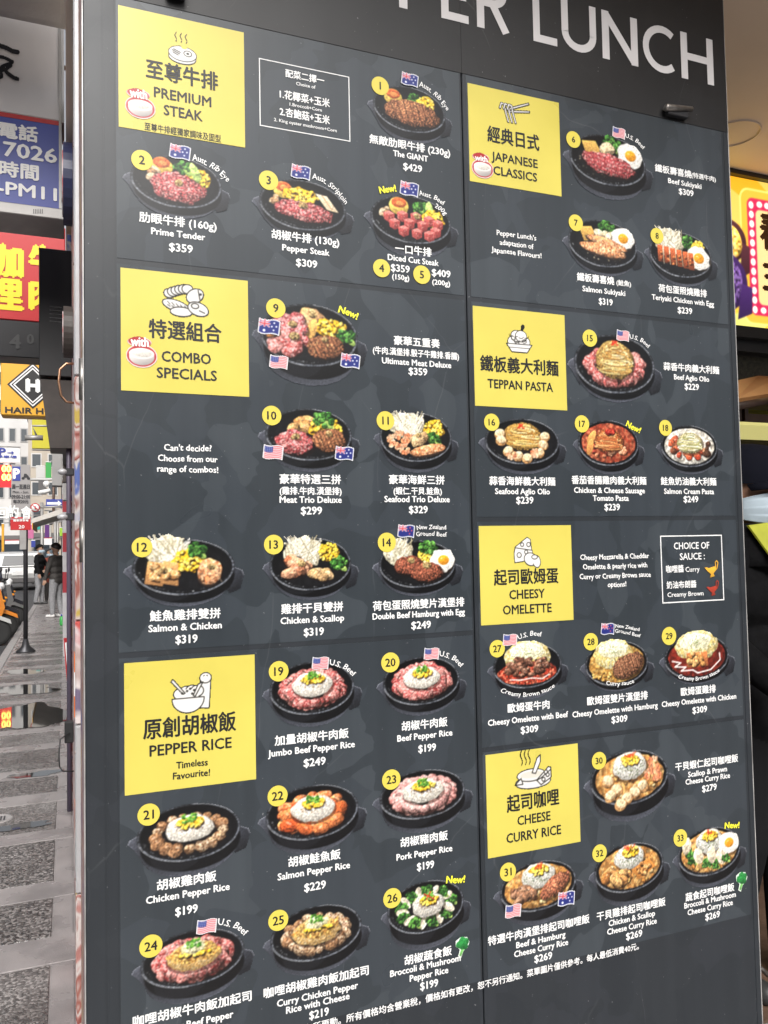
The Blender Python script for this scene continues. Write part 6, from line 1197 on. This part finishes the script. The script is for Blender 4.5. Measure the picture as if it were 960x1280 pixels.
# ------------------------------------------------------------------ the person at the opening
mat('skin_near', (.36, .19, .12), .5, spec=.4, noise=.06, nscale=30); mat('jacket_black', (.004, .004, .0045), .9, spec=.12, noise=.3, nscale=25, bump=.3, bscale=30); mat('lining_lime', (.34, .35, .02), .7, noise=.1, nscale=30); mat('cap_navy', (.005, .0055, .010), .9, spec=.1); mat('zip_red', (.65, .07, .03), .4); mat('mask_pale', (.40, .48, .54), .75, noise=.04, nscale=40)
Hn = 1.79; hx, hy = at(929, 610, 2.12).x, 2.12
np_ = thing('person', (hx, hy, 0), 'person in black jacket with lime lining, dark cap and pale blue mask beside the board', 'person', None, R(13))
nm = ['jacket_black', 'cloth_black', 'skin_near', 'shoe_dark']
sg = body_segs(arm=((-.15, -.02, .67), (-.12, -.13, .58)), arm2=((.15, -.02, .67), (.12, -.14, .58)))
for sx in (-1, 1): sg += [((sx*.058, .004, .918), (sx*.06, .006, .935), .009, .011, 2), ((sx*.022, -.064, .938), (sx*.022, -.063, .938), .008, .008, 2)]
link_mesh('body', figure('body', None, 0, Hn, sg, nm, .0085, 4), nm, np_)
def ringmesh(rings, n, name, mt, parent, close=True, th=0):
    V = []; F = []
    for r_ in rings: V += [Vector(p_)*Hn for p_ in r_]
    m_ = len(rings[0])
    for i in range(len(rings)-1):
        for j in range(m_ if close else m_-1): F.append((i*m_+j, i*m_+(j+1) % m_, (i+1)*m_+(j+1) % m_, (i+1)*m_+j))
    o = MB().add(V, F, 0, True).build(name, mt, parent, local=True)
    if th: sd = o.modifiers.new('t', 'SOLIDIFY'); sd.thickness = th
    return o
ca = np.linspace(0, 2*math.pi, 32, endpoint=False)
cap = ringmesh([[(.068*s_*math.cos(a), -.006+.074*s_*math.sin(a), z_) for a in ca] for s_, z_ in ((1.0, .942), (1.02, .955), (1.0, .97), (.93, .99), (.78, 1.007), (.55, 1.017), (.25, 1.022), (.02, 1.023))], 32, 'cap', 'cap_navy', np_)
bp_ = [(x_, -.006-.074*math.sqrt(max(0, 1-(x_/.07)**2))-k_*(1-(x_/.066)**2), .947-.012*k_/.04-.12*x_*x_/.066) for k_ in (0, .02, .04) for x_ in np.linspace(-.06, .06, 9)]
ringmesh([bp_[0:9], bp_[9:18], bp_[18:27]], 9, 'cap_peak', 'cap_navy', cap, False, .004)
rows = []
for i, z_ in enumerate(np.linspace(.864, .926, 29)):
    t = i/28; pl_ = .006*((t*3.5) % 1.0); bul = .016*math.sin(math.pi*min(1, t*1.15))+.006*t
    rows.append([((.057-.004*abs(t-.5))*math.cos(a)*1.02, -.022+(.055+bul*abs(math.sin(a))**2+pl_*abs(math.sin(a)))*math.sin(a), z_+(.5-t)*.026*(1-abs(math.sin(a)))) for a in np.linspace(math.pi*1.02, math.pi*1.98, 19)])
mk = ringmesh(rows, 19, 'face_mask', 'mask_pale', np_, False, .0012)
for sx in (-1, 1):
    for z_ in (.9, .915): MB().tube([Vector((sx*.056, -.024, z_))*Hn, Vector((sx*.062, -.005, .92))*Hn, Vector((sx*.06, .008, .928))*Hn], .0016, 5).build('ear_loop', 'ink_white', mk, local=True)
# open jacket front: raised collar lined in lime, lapels, zip, emblem
rows = []
for k_, (z_, r_, w_) in enumerate(((.80, .075, .5), (.83, .068, .4), (.858, .063, .36), (.88, .067, .36))):
    rows.append([(r_*1.15*math.cos(a), -.004+r_*math.sin(a), z_-.012*(math.sin(a) < 0)) for a in np.linspace(-math.pi/2+w_, math.pi*1.5-w_, 25)])
ringmesh(rows, 25, 'collar', 'jacket_black', np_, False, .006)
ringmesh([[(x_*.95, -.004+(y_+.004)*.95, z_) for x_, y_, z_ in r_] for r_ in rows], 25, 'collar_lining', 'lining_lime', np_, False, .003)
for sx in (-1, 1):
    P = [(sx*.012, -.078, .872), (sx*.07, -.05, .864), (sx*.05, -.084, .80), (sx*.014, -.094, .71), (sx*.006, -.096, .71), (sx*.018, -.09, .80)]
    MB().add([Vector(q_)*Hn for q_ in P]+[Vector((q_[0], q_[1]+.004, q_[2]))*Hn for q_ in P], [(0, 1, 2, 5), (5, 2, 3, 4), (6, 11, 8, 7), (11, 10, 9, 8)]+[(i, (i+1) % 6, (i+1) % 6+6, i+6) for i in range(6)]).build('lapel', 'lining_lime', np_, local=True)
    MB().tube([Vector((sx*.013, -.087, .70))*Hn, Vector((sx*.013, -.083, .60))*Hn, Vector((sx*.012, -.078, .47))*Hn], .004, 6).build('zip', 'zip_red' if sx < 0 else 'dark_metal', np_, local=True)
E_ = Vector((.058, -.079, .755))
for k_, (r_, mt_) in enumerate(((.017, 'ink_white'), (.010, 'jacket_black'))): MB().add([(E_+Vector((r_*math.cos(a), -.002*(k_+1)+.25*max(0, r_*math.cos(a)), r_*math.sin(a))))*Hn for a in (R(100), R(225), R(340))], [(0, 1, 2)]).build('emblem', mt_, np_, local=True)
